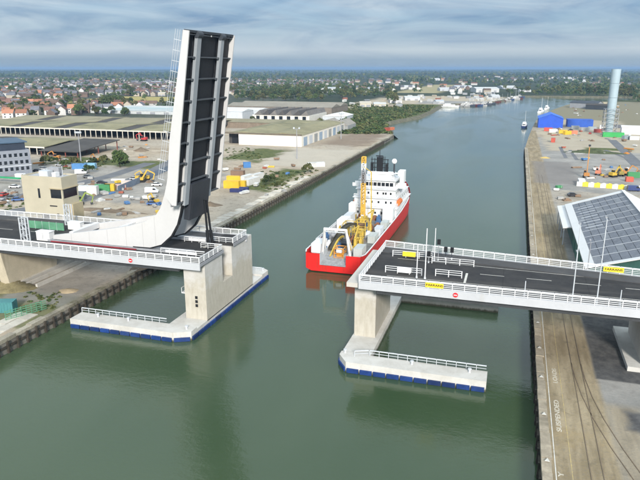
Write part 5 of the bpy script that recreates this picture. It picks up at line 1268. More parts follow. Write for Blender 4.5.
# blue sheds
def gable(label, p_, rz, L, W_, eave, ridge, wm_, rm, name='shed', cat='shed', doors=2):
    t = thing(name, label, cat, (p_[0], p_[1], GZ), rz)
    q = MB(); q.prismY([(-W_ / 2, -.2), (W_ / 2, -.2), (W_ / 2, eave), (0, ridge), (-W_ / 2, eave)], -L / 2, L / 2); q.build('wall', wm_, t)
    for s_ in (-1, 1):
        q = MB(); q.prismY([(0, ridge + .05), (s_ * (W_ / 2 + .4), eave - .1), (s_ * (W_ / 2 + .4), eave + .15), (0, ridge + .32)], -L / 2 - .4, L / 2 + .4); q.build('roof', rm, t)
    for i in range(doors):
        x = (i - (doors - 1) / 2) * W_ / (doors + .5); q = MB(); q.box(x - 1.8, x + 1.8, -L / 2 - .06, -L / 2 + .02, 0, eave * .75); q.build('door', MGREY, t)
    return t
SB = mat('shed_blue', (.015, .08, .50), .5, .12); SB2 = mat('shed_blue_roof', (.03, .14, .58), .5, .12)
gable('bright blue gabled shed at the corner of the right quay', P(549.5, 126.5), 0, 26, 19, 7.5, 11, SB, SB2, doors=0)
container('long blue shed right of the bright blue gabled shed', P(579, 126.5), R(2), (.02, .09, .42), 20, 12, 6, name='blue_shed', cat='shed', group=None)
gable('white cabin block by the base of the tall grey tower', P(630, 134), R(90), 13, 8, 5, 6, WHITE2, WHITE, doors=0)
container('long green container in front of the tall grey tower', P(613, 137), R(2), (.04, .36, .09), 14, 3.5, 3.2, group='boxes on the right quay')
gable('grey shed with dark roof far along the right quay', P(586, 108), R(60), 34, 16, 6, 8.5, MGREY, DGREY, doors=1); gable('low dark shed beside the grey shed on the far right quay', P(600, 109.5), R(70), 30, 12, 5, 6.5, DGREY, ROOFD, doors=1)
gable('small yellowish shed right of the dark far sheds', P(601, 107), R(80), 12, 9, 4, 5.5, mat('tan_wall', (.45, .4, .15), .8, .2), CREAMD, doors=0)
# tall tower section in its scaffold
tw = thing('tower_section', 'tall pale grey tower section standing in a lattice frame', 'tower', (65, 497, GZ))
TG = mat('tower_grey', (.33, .42, .47), .45, .06, .08, .6, dirt=(.33, .38, .39), dirt_amt=.15, streak=True)
for k in range(3):
    z0, z1 = 17 + k * 9.9, 17 + (k + 1) * 9.9 - .12; q = MB(); q.tube((0, 0, z0), (0, 0, z1), 2.9 + .28 * k / 3, 2.9 + .28 * (k + 1) / 3, 28); q.build('tube_section', TG, tw, smooth=False)
q = MB(); q.tube((0, 0, 0), (0, 0, 17), 2.3, 2.85, 20); q.build('lower_tube', TG, tw)
for lvl in range(6):
    z0 = lvl * 3.2
    q = MB()
    for a in (-4.6, 4.6):
        for b2 in (-4.6, 4.6): q.bar((a, b2, z0), (a, b2, z0 + 3.2), .3, .3)
    for s_ in (-4.6, 4.6):
        q.bar((-4.6, s_, z0 + 3.1), (4.6, s_, z0 + 3.1), .25, .25); q.bar((s_, -4.6, z0 + 3.1), (s_, 4.6, z0 + 3.1), .25, .25)
        q.bar((-4.6, s_, z0), (4.6, s_, z0 + 3.1), .18, .18); q.bar((s_, 4.6, z0), (s_, -4.6, z0 + 3.1), .18, .18)
    q.build('scaffold_lift', MGREY, tw)
# yard vehicles, crates, stacks far along the right quay
ry = [(548, 131, (.5, .08, .06), 'red box body at the near end of the blue shed'), (553, 132.5, WC, 'white cabin beside the red box body'), (563, 133.5, YC, 'yellow container in front of the blue sheds'), (567, 134.5, YC, 'second yellow container in front of the blue sheds'), (573, 134, (.55, .2, .12), 'salmon container beside the yellow pair'), (585, 131, WC, 'white container between blue shed and tower'), (592, 130, (.3, .34, .36), 'grey container left of the tower frame'), (598, 132.5, (.5, .1, .08), 'red container left of the long green one'), (601, 128.5, WC, 'white container behind the tower frame'), (626, 139.5, (.25, .3, .33), 'grey container right of the long green one'), (634, 140, WC, 'white container at the right edge of the far yard'), (618, 128, (.12, .13, .15), 'dark container behind the tower'), (553, 142, (.45, .08, .05), 'small red box out on the quay'), (575, 129, (.35, .37, .38), 'light grey container before the long blue shed')]
for u, v, c_, lab in ry: container(lab, P(u, v), R(rnd.choice((0, 5, 85, 40))), c_, 6.1, 2.44, 2.6, group='boxes on the right quay')
for i, (u, v, c_, lab) in enumerate(((608, 132, CW, 'white car by the tower frame'), (604, 130, CG, 'dark car by the tower frame'), (590, 134, CR, 'red car in the far right yard'), (629, 130, CS, 'silver car behind the white cabin block'), (559, 129.5, CW, 'white car beside the blue shed'), (570, 131, CK, 'black car before the long blue shed'))): car(lab, P(u, v), R(40 * i), c_, group='vehicles on the right quay')
# dark trackways across the far right yard
for kk, (pts, w_) in enumerate(((((560, 147), (566, 158)), 2.0), (((570, 150), (577, 160)), 2.0), (((612, 140), (625, 152), (640, 166)), 5.5), (((605, 150), (626, 158), (634, 166)), 2.2))):
    ribbon('path', ASPHL, [P(u, v)[:2] for u, v in pts], w_, GZ + .02 + .012 * kk)

# ================================================================ BOATS
def boat(label, p_, rz, L, hullc, cabc, mast=True, group='boats moored on the far bank', cat='boat', cab=.35):
    key = ('boat', hullc, cabc, mast, cab)
    if key not in RPM:
        hm = mat('hull_%02d_%02d_%02d' % tuple(int(c_ * 99) for c_ in hullc), hullc, .5, .1); cm = mat('cab_%02d_%02d_%02d' % tuple(int(c_ * 99) for c_ in cabc), cabc, .5, .08)
        q = MB(); st = [(-.5, .12), (-.3, .155), (0, .16), (.25, .13), (.4, .07), (.5, .008)]; vs = []
        for x, w_ in st: z1 = .11 + max(0, x) * .12; vs += [(x, -w_, z1), (x * .96, -w_ * .7, -.05), (x * .96, w_ * .7, -.05), (x, w_, z1)]
        fs = [(i * 4 + j, i * 4 + (j + 1) % 4, i * 4 + 4 + (j + 1) % 4, i * 4 + 4 + j) for i in range(5) for j in range(4)] + [(0, 1, 2, 3), (20, 21, 22, 23)]; q.add(vs, fs); a_ = q.mesh('hull', hm)
        q = MB(); q.box(-.3, -.3 + cab, -.10, .10, .112, .24); q.box(-.22, -.22 + cab * .5, -.085, .085, .242, .33); b2 = q.mesh('cabin', cm)
        q = MB(); q.box(-.305, -.3, -.08, .08, .16, .21); q.box(-.22 + cab * .5, -.215 + cab * .5, -.07, .07, .26, .31); g2 = q.mesh('windows', GLASS)
        q = MB(); q.tube((.02, 0, .1), (.02, 0, .95), .012, .008, 6); q.bar((.02, 0, .28), (-.35, 0, .30), .02, .02); m2 = q.mesh('mast', LGREY)
        RPM[key] = (a_, b2, g2, m2)
    a_, b2, g2, m2 = RPM[key]; t = thing('boat', label, cat, (p_[0], p_[1], 0), rz, group); t.scale = (L, L, L if L < 20 else L * .55)
    link('hull', a_, t); link('cabin', b2, t); link('windows', g2, t)
    if mast: link('mast', m2, t)
    return t
boat('dark blue workboat with white cabin off the corner of the right quay', P(524.5, 127.5, 0), R(80), 15, (.02, .04, .12), (.75, .75, .75), True, None, 'workboat', .45)
boat('white yacht moored behind the blue shed, left one', P(541, 113, 0), R(75), 18, (.75, .75, .75), (.75, .75, .75), True, 'yachts at the right quay'); boat('white yacht moored behind the blue shed, right one', P(547, 109.5, 0), R(75), 16, (.75, .75, .75), (.7, .72, .75), True, 'yachts at the right quay')
boat('long dark red barge moored at the far bank', P(470, 106, 0), R(8), 30, (.10, .02, .03), (.6, .6, .58), False, 'boats moored on the far bank', 'barge', .2)
boat('white ferry-like boat moored left of the dark red barge', P(449, 107.2, 0), R(5), 26, (.75, .75, .74), (.75, .75, .74), False, 'boats moored on the far bank', 'boat', .6)
rb2 = random.Random(5)
hc = [(.42, .42, .42), (.05, .06, .08), (.10, .03, .03), (.03, .06, .14), (.20, .15, .10), (.3, .3, .3)]
bw = ['white', 'black', 'maroon', 'navy', 'brown', 'grey']
ORD = [w_ for w_ in 'first second third fourth fifth sixth seventh eighth ninth tenth eleventh twelfth thirteenth fourteenth fifteenth sixteenth seventeenth eighteenth nineteenth twentieth'.split()] + ['twenty-' + w_ for w_ in 'first second third fourth fifth sixth seventh eighth ninth'.split()] + ['thirtieth']
rows = [(-46, 926, -18, 1006), (-18, 1012, 2, 1110), (2, 1115, 10, 1185)]
for i in range(22):
    u = 464 + i * 2.7; v = (105.2 - max(0, u - 478) * .2) + rb2.uniform(.5, 1.9); p_ = P(u, v, 0); k = rb2.randrange(6)
    boat(f'{bw[k]} moored boat, {ORD[i]} from the left along the far bank', p_, R(rb2.uniform(-25, 40)), rb2.uniform(10, 17), hc[k], (.42, .42, .41) if k != 0 else (.5, .5, .5), i % 3 != 0)

# ================================================================ VEGETATION
def leafmat(name, c0, c1, rand=.25):
    T = NT(name); oi = T.n('ShaderNodeObjectInfo').outputs['Random']
    a = T.noise(.35, 3, .6); f = T.rng(a, .32, .68); c_ = T.mix(f, c0, c1)
    hv = T.n('ShaderNodeHueSaturation'); T.put(hv.inputs['Color'], c_); T.put(hv.inputs['Value'], T.math('MULTIPLY_ADD', oi, rand * 2, 1 - rand)); T.put(hv.inputs['Hue'], T.math('MULTIPLY_ADD', oi, .04, .48))
    T.put(T.b.inputs['Base Color'], hv.outputs[0]); T.b.inputs['Roughness'].default_value = .75; T.b.inputs['Specular IOR Level'].default_value = .15; return T.m
LEAF = [leafmat('foliage_dark', (.022, .040, .014), (.055, .080, .028)), leafmat('foliage_mid', (.040, .062, .018), (.085, .108, .036)), leafmat('foliage_olive', (.06, .07, .022), (.125, .125, .05))]
BARK = mat('bark', (.07, .05, .035), .9, .3)
def leaf_cloud(rng, clumps, per, size):
    """quads spread through overlapping clumps -> verts (n*4,3)"""
    out = []
    for (cx, cy, cz_, r_) in clumps:
        d = rng.normal(size=(per, 3)); d /= np.linalg.norm(d, axis=1)[:, None]; d[:, 2] = np.abs(d[:, 2]) * 1.0 - .25 * rng.random(per)
        rad = r_ * (.55 + .5 * rng.random(per)); c_ = np.array([cx, cy, cz_]) + d * rad[:, None]
        t1 = rng.normal(size=(per, 3)); t1 -= d * (t1 * d).sum(1)[:, None] * .6; t1 /= np.linalg.norm(t1, axis=1)[:, None]
        t2 = np.cross(d + rng.normal(size=(per, 3)) * .5, t1); t2 /= np.linalg.norm(t2, axis=1)[:, None]
        s_ = size * (.6 + .8 * rng.random(per))[:, None]
        out.append(np.stack([c_ - t1 * s_ - t2 * s_ * .6, c_ + t1 * s_ - t2 * s_ * .7, c_ + t1 * s_ * .8 + t2 * s_ * .7, c_ - t1 * s_ * .9 + t2 * s_ * .6], 1).reshape(-1, 3))
    return np.concatenate(out)
def quads_mesh(name, v, mats, mi=None):
    n = len(v) // 4; me_ = bpy.data.meshes.new(name); me_.vertices.add(n * 4); me_.vertices.foreach_set('co', v.astype(np.float32).ravel())
    me_.loops.add(n * 4); me_.loops.foreach_set('vertex_index', np.arange(n * 4, dtype=np.int32)); me_.polygons.add(n); me_.polygons.foreach_set('loop_start', np.arange(0, n * 4, 4, dtype=np.int32)); me_.polygons.foreach_set('loop_total', np.full(n, 4, dtype=np.int32))
    for m in mats: me_.materials.append(m)
    if mi is not None: me_.polygons.foreach_set('material_index', mi.astype(np.int32))
    me_.update(calc_edges=True); return me_
def tree_meshes(seed, h, wdt, nclump, per, size, m):
    rng = np.random.default_rng(seed); cl_ = []
    for i in range(nclump):
        f = rng.random(); a = rng.random() * 6.28; z_ = h * (.32 + .58 * f); r0 = wdt * .5 * math.sin(min(1, (.25 + .75 * (1 - f)) * 1.25) * 1.35) * (.35 + .65 * rng.random()); cl_.append((math.cos(a) * r0, math.sin(a) * r0, z_, wdt * (.13 + .15 * rng.random())))
    cl_.append((0, 0, h * .6, wdt * .33))
    cr = quads_mesh('crown', leaf_cloud(rng, cl_, per, size), [m])
    q = MB(); q.tube((0, 0, -.2), (0, 0, h * .45), h * .028, h * .016, 7)
    for i in range(4):
        a = i * 1.6 + seed; q.tube((0, 0, h * (.26 + .05 * i)), (math.cos(a) * wdt * .26, math.sin(a) * wdt * .26, h * (.52 + .06 * i)), h * .013, h * .005, 5)
    return q.mesh('trunk', BARK), cr
TREES = [tree_meshes(s_, h, w_, 16, 60, .48, LEAF[s_ % 3]) for s_, (h, w_) in enumerate(((11, 9), (9, 9.5), (13, 8.5), (8, 8), (12, 11), (10, 7.5)))]
BUSH = [tree_meshes(20 + s_, 3.2, 4.6, 9, 60, .26, LEAF[(s_ + 1) % 3]) for s_ in range(3)]
def tree(p_, kind, s_, label, group, name='tree', cat='tree', bank=TREES, rz=0):
    t = thing(name, label, cat, (p_[0], p_[1], GZ), rz, group); t.scale = (s_, s_, s_); link('trunk', bank[kind][0], t); link('crown', bank[kind][1], t); return t
tree(P(120, 167.5), 1, .92, 'rounded dark green tree on the waste ground left of the leaf', None)
for u, v, k, s_, lab in ((125, 166.5, 0, 1.1, 'small bush at the right foot of the rounded green tree'), (104, 164, 1, 1.2, 'bush between the orange excavator and the green tree'), (93, 164, 2, 1.0, 'bush left of the orange excavator'), (66, 167, 0, 1.1, 'bush below the floodlight mast, left'), (74, 166, 1, 1.2, 'bush just below the floodlight mast'), (46, 165, 1, 1.3, 'dark bush beside the office block'), (89, 173, 2, 1.2, 'bush beside the blue cabins'), (308, 173.5, 1, 1.25, 'dark round bush on the edge of the left quay'), (269, 184, 2, 1.2, 'bush at the end of the white containers'), (278, 187, 0, .6, 'low bush beside the overgrown quay edge'), (54, 163, 2, 1.0, 'bush under the orange excavator')):
    tree(P(u, v), k, s_, lab, None, 'bush', 'bush', BUSH)

# candidate tree positions over the country; the 300 that show largest become trees, the rest one wood
cand = []
rt = random.Random(21)
def frame_ok(x, y, mu=15):
    u, v, d = pix(x, y, GZ); return -mu < u < 640 + mu and d > 0 and v > 66
def scatter(n, u0, u1, v0, v1, smin=.7, smax=1.2, kinds=(0, 1, 2, 3, 4, 5)):
    for _ in range(n):
        u = rt.uniform(u0, u1); v = rt.uniform(v0, v1); p_ = P(u, v); cand.append((p_.x, p_.y, rt.uniform(smin, smax), rt.choice(kinds)))
scatter(150, 236, 330, 88, 102); scatter(60, 236, 325, 84, 92); scatter(420, 0, 178, 80, 116, .5, .95); scatter(60, 30, 70, 93, 105, .6, 1.0, (0, 2)); scatter(90, 540, 640, 84, 98, .9, 1.3, (0, 2, 3)); scatter(40, 520, 600, 93.5, 96.3, .6, 1.0); scatter(50, 262, 318, 93, 99, .9, 1.4, (1, 3)); scatter(34, 330, 362, 93, 99); scatter(26, 385, 396, 96, 104, .8, 1.1, (0, 2))
scatter(26, 346, 384, 93, 98, .8, 1.1, (0, 2)); scatter(18, 110, 140, 95, 97); scatter(12, 105, 122, 105, 111, .9, 1.2, (0, 4)); scatter(16, 100, 112, 106, 110, .9, 1.1); scatter(6, 118, 124, 103, 105); scatter(5, 131, 137, 103, 104.5)
scatter(50, 560, 640, 92, 99, .9, 1.3, (0, 2, 4)); scatter(40, 500, 600, 88, 95); scatter(14, 628, 640, 96, 104); scatter(8, 252, 266, 118, 123, .5, .7); scatter(7, 243, 252, 113, 117, .6, .8); scatter(5, 318, 324, 111, 116, .6, .8)
scatter(60, 320, 392, 113, 133, .3, .55, (1, 3)); scatter(30, 395, 455, 107, 117, .3, .5, (1, 3))

# ================================================================ TOWN
HW = [('white', mat('render_white', (.50, .49, .47), .8, .08, rand=.25)), ('brick', mat('render_brick', (.16, .11, .085), .85, .15, rand=.25)), ('cream', mat('render_cream', (.40, .35, .28), .8, .1, rand=.2))]
HR = [('red tiled', mat('tile_red', (.15, .082, .064), .85, .15, rand=.35)), ('brown tiled', mat('tile_brown', (.105, .072, .055), .85, .2, rand=.3)), ('grey slate', mat('slate_grey', (.115, .118, .135), .75, .15, rand=.3)), ('orange tiled', mat('tile_orange', (.33, .15, .09), .85, .12, rand=.3))]
def house_mesh(L, W_, e, r_):
    a_ = MB(); a_.prismX([(-W_ / 2, -.2), (W_ / 2, -.2), (W_ / 2, e), (0, r_), (-W_ / 2, e)], -L / 2, L / 2)
    b2 = MB()
    for s_ in (-1, 1): b2.prismX([(0, r_ + .02), (s_ * (W_ / 2 + .35), e - .2), (s_ * (W_ / 2 + .35), e + .05), (0, r_ + .3)], -L / 2 - .3, L / 2 + .3)
    c2 = MB(); c2.box(-L / 2 + .3, -L / 2 + 1.1, -.4, .4, r_ - .6, r_ + 1.2)
    d2 = MB()
    for x in (-L / 4, L / 4):
        for z in (.9, 3.4): d2.box(x - .65, x + .65, -W_ / 2 - .04, -W_ / 2 + .02, z, z + 1.2)
    return a_, b2, c2, d2
HS = [(10, 8, 5.2, 8.4), (14, 8, 5.0, 8.0), (8, 9, 5.4, 9.2)]
HM = {}
for si, sz in enumerate(HS):
    a_, b2, c2, d2 = house_mesh(*sz)
    for wi in range(3): HM['w', si, wi] = a_.mesh('wall', HW[wi][1])
    for ri in range(4): HM['r', si, ri] = b2.mesh('roof', HR[ri][1])
    HM['c', si] = c2.mesh('chimney', HW[1][1]); HM['g', si] = d2.mesh('window', GLASS)
hs = []
def street_field(x0, x1, y0, y1, ang, gap, step, keep, wts_w, wts_r, box=None):
    ca_, sa_ = math.cos(ang), math.sin(ang); cxm, cym = (x0 + x1) / 2, (y0 + y1) / 2; Lh = max(x1 - x0, y1 - y0) * .75
    r_ = -Lh
    while r_ < Lh:
        s_ = -Lh; off = rt.uniform(-4, 4)
        while s_ < Lh:
            s_ += step * rt.uniform(.9, 1.25)
            x = cxm + ca_ * s_ - sa_ * (r_ + off); y = cym + sa_ * s_ + ca_ * (r_ + off)
            if not (x0 < x < x1 and y0 < y < y1) or rt.random() > keep: continue
            u, v, d = pix(x, y, GZ)
            if not (-12 < u < 652): continue
            if -690 < x < -480 and 715 < y < 965: continue           # the stubble field
            if rt.random() < .8: cand.append((x + rt.uniform(-9, 9), y + rt.uniform(7, 14), rt.uniform(.5, .95), rt.randrange(6)))
            hs.append((d, x, y, ang + rt.choice((0, 0, 0, math.pi / 2)) + rt.uniform(-.06, .06), rt.randrange(3), rt.choices(range(3), wts_w)[0], rt.choices(range(4), wts_r)[0]))
        r_ += gap * rt.uniform(.85, 1.2)
street_field(-800, -430, 492, 700, R(24), 30, 12.5, .8, (5, 4, 3), (3, 4, 3, 1.2))
street_field(-1100, -480, 700, 1150, R(18), 34, 14, .62, (5, 3, 3), (2, 4, 5, .7))
street_field(-2100, -560, 1150, 2400, R(30), 52, 19, .42, (6, 3, 3), (1.5, 4, 6, .4))
street_field(-640, -330, 1300, 2600, R(10), 60, 22, .16, (6, 2, 3), (2, 3, 5, 1))
street_field(-330, 420, 1600, 3600, R(5), 95, 30, .15, (7, 2, 3), (2, 3, 5, 1))
street_field(-420, -60, 1250, 1500, R(12), 40, 18, .25, (7, 2, 3), (2, 3, 5, 1))
street_field(150, 420, 1500, 2200, R(50), 70, 24, .25, (7, 2, 3), (2, 3, 5, 1))
hs.sort()
def above(u):
    for lim, w_ in ((14, 'at the left edge'), (32, 'above the office block'), (52, 'above the nearer shed'), (76, 'above the control tower'), (96, 'above the floodlight mast'), (116, 'above the dark canopy'), (140, 'above the rounded green tree'), (190, 'just left of the raised leaf'), (250, 'just right of the raised leaf'), (270, 'above the dark warehouse bay'), (290, 'above the white warehouse wall'), (310, 'above the warehouse corner'), (330, 'above the warehouse side doors'), (345, 'above the scrubby bank'), (400, 'above the ship'), (480, 'above the sandy bend'), (520, 'above the moored boats'), (560, 'above the blue gabled shed'), (600, 'above the long blue shed')):
        if u < lim: return w_
    return 'above the tall grey tower'
def depth_word(v):
    for lim, w_ in ((80, 'on the skyline'), (86, 'far back'), (91, 'far rows'), (93.5, 'upper rows'), (96, 'upper middle rows'), (98.5, 'just above middle'), (101, 'middle rows'), (106, 'lower middle rows'), (112, 'near rows')):
        if v < lim: return w_
    return 'nearest row'
for d, x, y, a, si, wi, ri in hs[:300]:
    u, v, _ = pix(x, y, GZ); sz_ = ('', 'long ', 'tall ')[si]
    t = thing('house', f'{sz_}{HW[wi][0]} house with {HR[ri][0]} roof, {depth_word(v)}, {above(u)}', 'house', (x, y, GZ), a, 'houses of the town beyond the sheds')
    link('wall', HM['w', si, wi], t); rf = link('roof', HM['r', si, ri], t); link('chimney', HM['c', si], rf)
    if d < 800: link('window', HM['g', si], t)
q = MB(); vsum = 0
for d, x, y, a, si, wi, ri in hs[300:]:
    L, W_, e, r_ = HS[si]; L *= 1.25; W_ *= 1.2; ca_, sa_ = math.cos(a), math.sin(a)
    f = lambda X_, Y_, Z_: (x + ca_ * X_ - sa_ * Y_, y + sa_ * X_ + ca_ * Y_, GZ + Z_)
    q.k = wi
    q.add([f(-L / 2, -W_ / 2, -.2), f(L / 2, -W_ / 2, -.2), f(L / 2, W_ / 2, -.2), f(-L / 2, W_ / 2, -.2), f(-L / 2, -W_ / 2, e), f(L / 2, -W_ / 2, e), f(L / 2, W_ / 2, e), f(-L / 2, W_ / 2, e), f(-L / 2, 0, r_), f(L / 2, 0, r_)], [(0, 1, 5, 4), (2, 3, 7, 6), (3, 0, 4, 8, 7), (1, 2, 6, 9, 5)])
    q.k = 3 + ri; q.add([f(-L / 2 - .3, -W_ / 2 - .3, e - .1), f(L / 2 + .3, -W_ / 2 - .3, e - .1), f(L / 2 + .3, 0, r_ + .1), f(-L / 2 - .3, 0, r_ + .1), f(L / 2 + .3, W_ / 2 + .3, e - .1), f(-L / 2 - .3, W_ / 2 + .3, e - .1)], [(0, 1, 2, 3), (3, 2, 4, 5)])
o = stuff(q.build('distant_houses', [m for _, m in HW] + [m for _, m in HR])); tag(o, 'the mass of small far houses spread below the horizon', 'houses')

# small huts, vans and stacks scattered over the scraped ground and the boatyard
hut = {}
for k_, c_ in enumerate(((.5, .5, .48), (.36, .32, .25), (.16, .17, .18), (.26, .11, .07), (.38, .39, .40))):
    m = mat('hut_%d' % k_, c_, .7, .1, rand=.2); q = MB(); q.box(-4, 4, -1.6, 1.6, -.1, 2.6); q2 = MB(); q2.prismX([(-1.9, 2.62), (0, 3.4), (1.9, 2.62)], -4.2, 4.2); hut[k_] = (q.mesh('wall', m), q2.mesh('roof', m))
hw = ['white', 'tan', 'dark grey', 'rust-red', 'pale grey']
rh = random.Random(77)
for u0, u1, v0, v1, n, wh_ in ((392, 452, 96, 107, 24, 'on the sandy bend'), (452, 500, 93.5, 101, 34, 'in the boatyard behind the moored boats'), (344, 395, 99, 108, 12, 'at the edge of the scrub')):
    for i in range(n):
        k_ = rh.choices(range(5), (5, 2, 2, 1.3, 3))[0]; p_ = P(rh.uniform(u0, u1), rh.uniform(v0, v1))
        if p_.x > -100 and p_.y < 905 or (p_.x > -60 and p_.y < 930) or (p_.x > -30 and p_.y < 1120): continue
        uu, vv, _ = pix(p_.x, p_.y, GZ)
        t = thing('hut', f'{hw[k_]} low hut {wh_}, {"front" if vv > (v0 + v1) / 2 else "back"} row, {"left" if uu < (u0 * 2 + u1) / 3 else "right" if uu > (u0 + u1 * 2) / 3 else "middle"} part', 'hut', p_, rh.uniform(0, 3.1), 'low huts on the far bank')
        link('wall', hut[k_][0], t); link('roof', hut[k_][1], t)

# single larger buildings in the distance
IB = mat('industrial_white', (.52, .53, .53), .6, .06); IG = mat('industrial_grey', (.42, .45, .48), .6, .1); IT = mat('industrial_tan', (.5, .46, .38), .7, .1)
def block(label, u0, u1, v, depth, h, wm_, rm, z=GZ):
    h *= .62; depth *= .8
    a, b2 = P(u0, v), P(u1, v); L = (b2 - a).length; ang = math.atan2(b2.y - a.y, b2.x - a.x); c_ = (a + b2) / 2
    t = thing('industrial_building', label, 'building', (c_.x, c_.y, GZ), ang)
    q = MB(); q.box(-L / 2, L / 2, 0, depth, -.2, h); q.build('wall', wm_, t)
    q = MB(); q.prismX([(-.4, h + .02), (depth / 2, h + 1.2 + depth * .03), (depth + .4, h + .02)], -L / 2 - .4, L / 2 + .4); q.build('roof', rm, t)
    n = max(2, int(L / 14))
    for i in range(n): x = -L / 2 + (i + .5) * L / n; q = MB(); q.box(x - 2.4, x + 2.4, -.07, .02, 0, h * .55); q.build('door', MGREY, t)
for lab, u0, u1, v, dp, h, wm_, rm in (('large white building standing above the wood right of the leaf', 322, 345, 92.5, 40, 13, IB, IG), ('long white shed in the far left of the town', -6, 16, 91, 40, 9, IB, IB), ('white shed in the town centre left', 26, 33, 86, 30, 8, IB, IG), ('pale shed among town trees left of the field', 60, 78, 88, 40, 8, IG, IB), ('beige barn at the edge of the far stubble field', 158, 165, 96, 18, 8, IT, IT),
    ('sandy-coloured shed with a dark doorway on the far bend', 360, 371, 107, 20, 8, IT, IT), ('low tan shed right of the doorway shed on the bend', 374, 386, 106.5, 20, 5, IT, IB), ('pale low shed on the scraped ground', 390, 402, 103, 30, 6, IB, IT), ('white shed in the middle of the scraped ground', 405, 420, 100.5, 26, 7, IB, IB), ('long white shed above the scraped ground', 368, 392, 91, 40, 8, IB, IG),
    ('white shed at the back of the scraped ground', 404, 415, 89, 40, 10, IB, IB), ('bright white boatyard shed, largest on the far bank', 476, 499, 92.5, 60, 12, IB, IB), ('white boatyard shed left of the largest', 455, 472, 88.5, 40, 8, IB, IG), ('grey boatyard shed behind the moored boats', 440, 452, 91, 40, 8, IG, IB), ('pale boatyard shed right of the largest', 502, 517, 89, 50, 8, IG, IB), ('low white shed at the right of the boatyard', 520, 531, 92, 20, 5, IB, IB),
    ('white house-like block behind the white boat', 436, 444, 104, 20, 6, IB, IG), ('pale block beside the far basin', 492, 500, 98.5, 30, 6, IG, IB), ('pale strip building far right on the skyline', 560, 572, 79, 60, 9, IB, IG), ('white building far right before the wood', 578, 586, 82, 40, 9, IB, IB), ('low pale building near the right edge', 617, 632, 92, 30, 6, IT, IB), ('pale shed in the town near the leaf', 142, 160, 84, 50, 9, IB, IG), ('white shed below the distant ridge', 430, 440, 80.5, 60, 10, IB, IB), ('white block on the left skyline', 100, 108, 80.5, 50, 10, IB, IG)):
    block(lab, u0, u1, v, dp, h, wm_, rm)

# ---------------------------------------------------------------- trees and wood
for _ in range(9000):
    u = rt.uniform(-10, 650); v = 70.4 + 24 * rt.random() ** 2.0
    p_ = P(u, v); x, y = p_.x, p_.y
    den = .5 + .5 * math.sin(x * .006 + 1.3) * math.sin(y * .0041 + x * .002)
    if u < 180 and v > 80: den *= .55
    if 395 < u < 560 and v > 84: den *= .12
    if -690 < x < -480 and 715 < y < 965: continue
    if rt.random() < den * .95: cand.append((x, y, rt.uniform(.8, 1.35), rt.randrange(6)))
def bank_x0(y):
    for (x0, y0), (x1, y1) in zip(LEFT_BANK, LEFT_BANK[1:]):
        if y0 <= y <= y1: return x0 + (x1 - x0) * (y - y0) / max(1e-6, y1 - y0)
    return -100
def bad(x, y):
    u, v, d = pix(x, y, GZ)
    if not (-15 < u < 655) or d < 0: return True
    if LX - 3 < x < 20 and y < 455 or (455 <= y < 900 and bank_x0(y) - 3 < x < 20): return True
    if x > -60 and x < 160 and 850 < y < 1200: return True
    if -670 < x < -470 and 735 < y < 950 and (int(x * 7) % 9): return True
    return (-310 < x < -150 and 530 < y < 695) or (-480 < x < -300 and 580 < y < 668)
cand = [c_ for c_ in cand if not bad(c_[0], c_[1])]
cand.sort(key=lambda c_: -c_[2] / max(1, pix(c_[0], c_[1], GZ)[2]))
KN = ['dark leafy', 'light green rounded', 'olive tall', 'dark rounded', 'broad green', 'olive narrow']
for x, y, s_, k in cand[:300]:
    u, v, _ = pix(x, y, GZ)
    tree((x, y), k, s_, f'{"small " if s_ < .6 else "big " if s_ > 1.05 else ""}{KN[k]} tree, {depth_word(v)}, {above(u)}', 'trees across the middle distance', rz=rt.uniform(0, 6.28))
rest = cand[300:]
rng = np.random.default_rng(4); parts_ = []; mis = []
for x, y, s_, k in rest:
    d = math.hypot(x, y); n = 70 if d < 1300 else 34 if d < 2200 else 16; sz = .85 if d < 1300 else 1.3 if d < 2200 else 2.6
    sc_ = s_ * (1 if d < 2200 else 1.2 if d < 3500 else 1.7)
    c_ = leaf_cloud(rng, [(x, y, GZ + 5.2 * sc_, 4.0 * sc_), (x + rng.uniform(-3, 3), y + rng.uniform(-3, 3), GZ + 3.6 * sc_, 3.6 * sc_)], n // 2, sz * sc_)
    parts_.append(c_); mis.append(np.full(len(c_) // 4, k % 3))
o = link('woodland', quads_mesh('woodland', np.concatenate(parts_), LEAF, np.concatenate(mis))); stuff(o); tag(o, 'dark distant woodland and hedges spreading to the horizon', 'woodland')
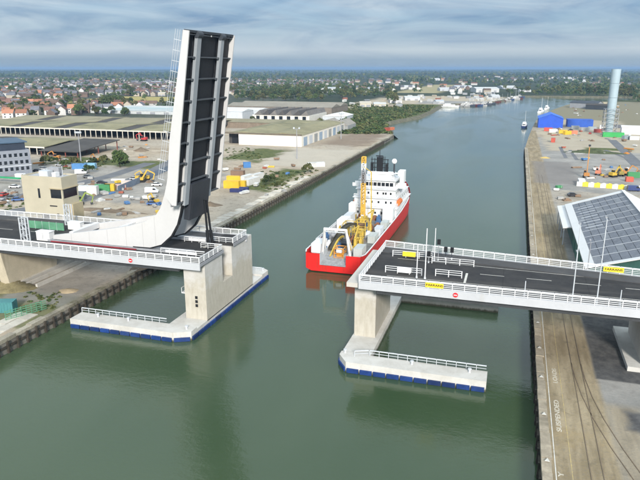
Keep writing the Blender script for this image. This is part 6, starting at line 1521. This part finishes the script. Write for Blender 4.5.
# scrub and rough grass in mats on the left bank
parts_ = []; mis = []
def bank_x(y):
    if y < 455: return LX - .7
    for (x0, y0), (x1, y1) in zip(LEFT_BANK, LEFT_BANK[1:]):
        if y0 <= y <= y1: return x0 + (x1 - x0) * (y - y0) / max(1e-6, y1 - y0)
    return -100
def scrub(u0, u1, v0, v1, n, r0, r1, sz, per=26):
    for _ in range(n):
        p_ = P(rt.uniform(u0, u1), rt.uniform(v0, v1))
        if p_.x > bank_x(p_.y) - 1.5: continue
        r_ = rt.uniform(r0, r1); c_ = leaf_cloud(rng, [(p_.x, p_.y, GZ - .1, r_)], per, sz); c_[:, 2] = GZ + np.maximum(-.1, (c_[:, 2] - GZ)) * .7; parts_.append(c_); mis.append(np.full(per, rt.choice((0, 1, 2, 2))))
scrub(318, 395, 110, 134, 900, 1.5, 3.6, .8); scrub(385, 478, 105.5, 122, 700, 1.5, 3.2, .8); scrub(330, 400, 104, 114, 260, 1.5, 3.0, .8); scrub(262, 318, 171, 190, 130, .5, 1.2, .3); scrub(225, 262, 148, 160, 70, .5, 1.0, .3); scrub(22, 60, 292, 312, 45, .3, .7, .16, 40); scrub(0, 30, 268, 290, 40, .3, .8, .16, 40); scrub(40, 110, 160, 170, 40, .6, 1.4, .35); scrub(0, 60, 196, 212, 60, .5, 1.0, .3); scrub(240, 300, 117, 127, 90, 1, 2.2, .6); scrub(300, 345, 125, 134, 60, .8, 1.8, .5)
o = link('scrub', quads_mesh('scrub', np.concatenate(parts_), LEAF, np.concatenate(mis))); stuff(o); tag(o, 'low green scrub and weeds over the rough ground of the left bank', 'scrub')

# ================================================================ HAZE
T = bpy.data.materials.new('haze_air'); T.use_nodes = True; T.node_tree.nodes.clear()
vo = T.node_tree.nodes.new('ShaderNodeOutputMaterial'); pv = T.node_tree.nodes.new('ShaderNodeVolumePrincipled')
pv.inputs['Color'].default_value = (.40, .60, .88, 1); pv.inputs['Density'].default_value = 1.15e-4; pv.inputs['Anisotropy'].default_value = .2
T.node_tree.links.new(pv.outputs[0], vo.inputs['Volume'])
q = MB(); q.box(-31500, 31500, -240, 50000, -8, 68); hz = stuff(q.build('haze', T)); hz.display_type = 'WIRE'
tag(hz, 'thin blue haze softening the far woods and town', 'haze')
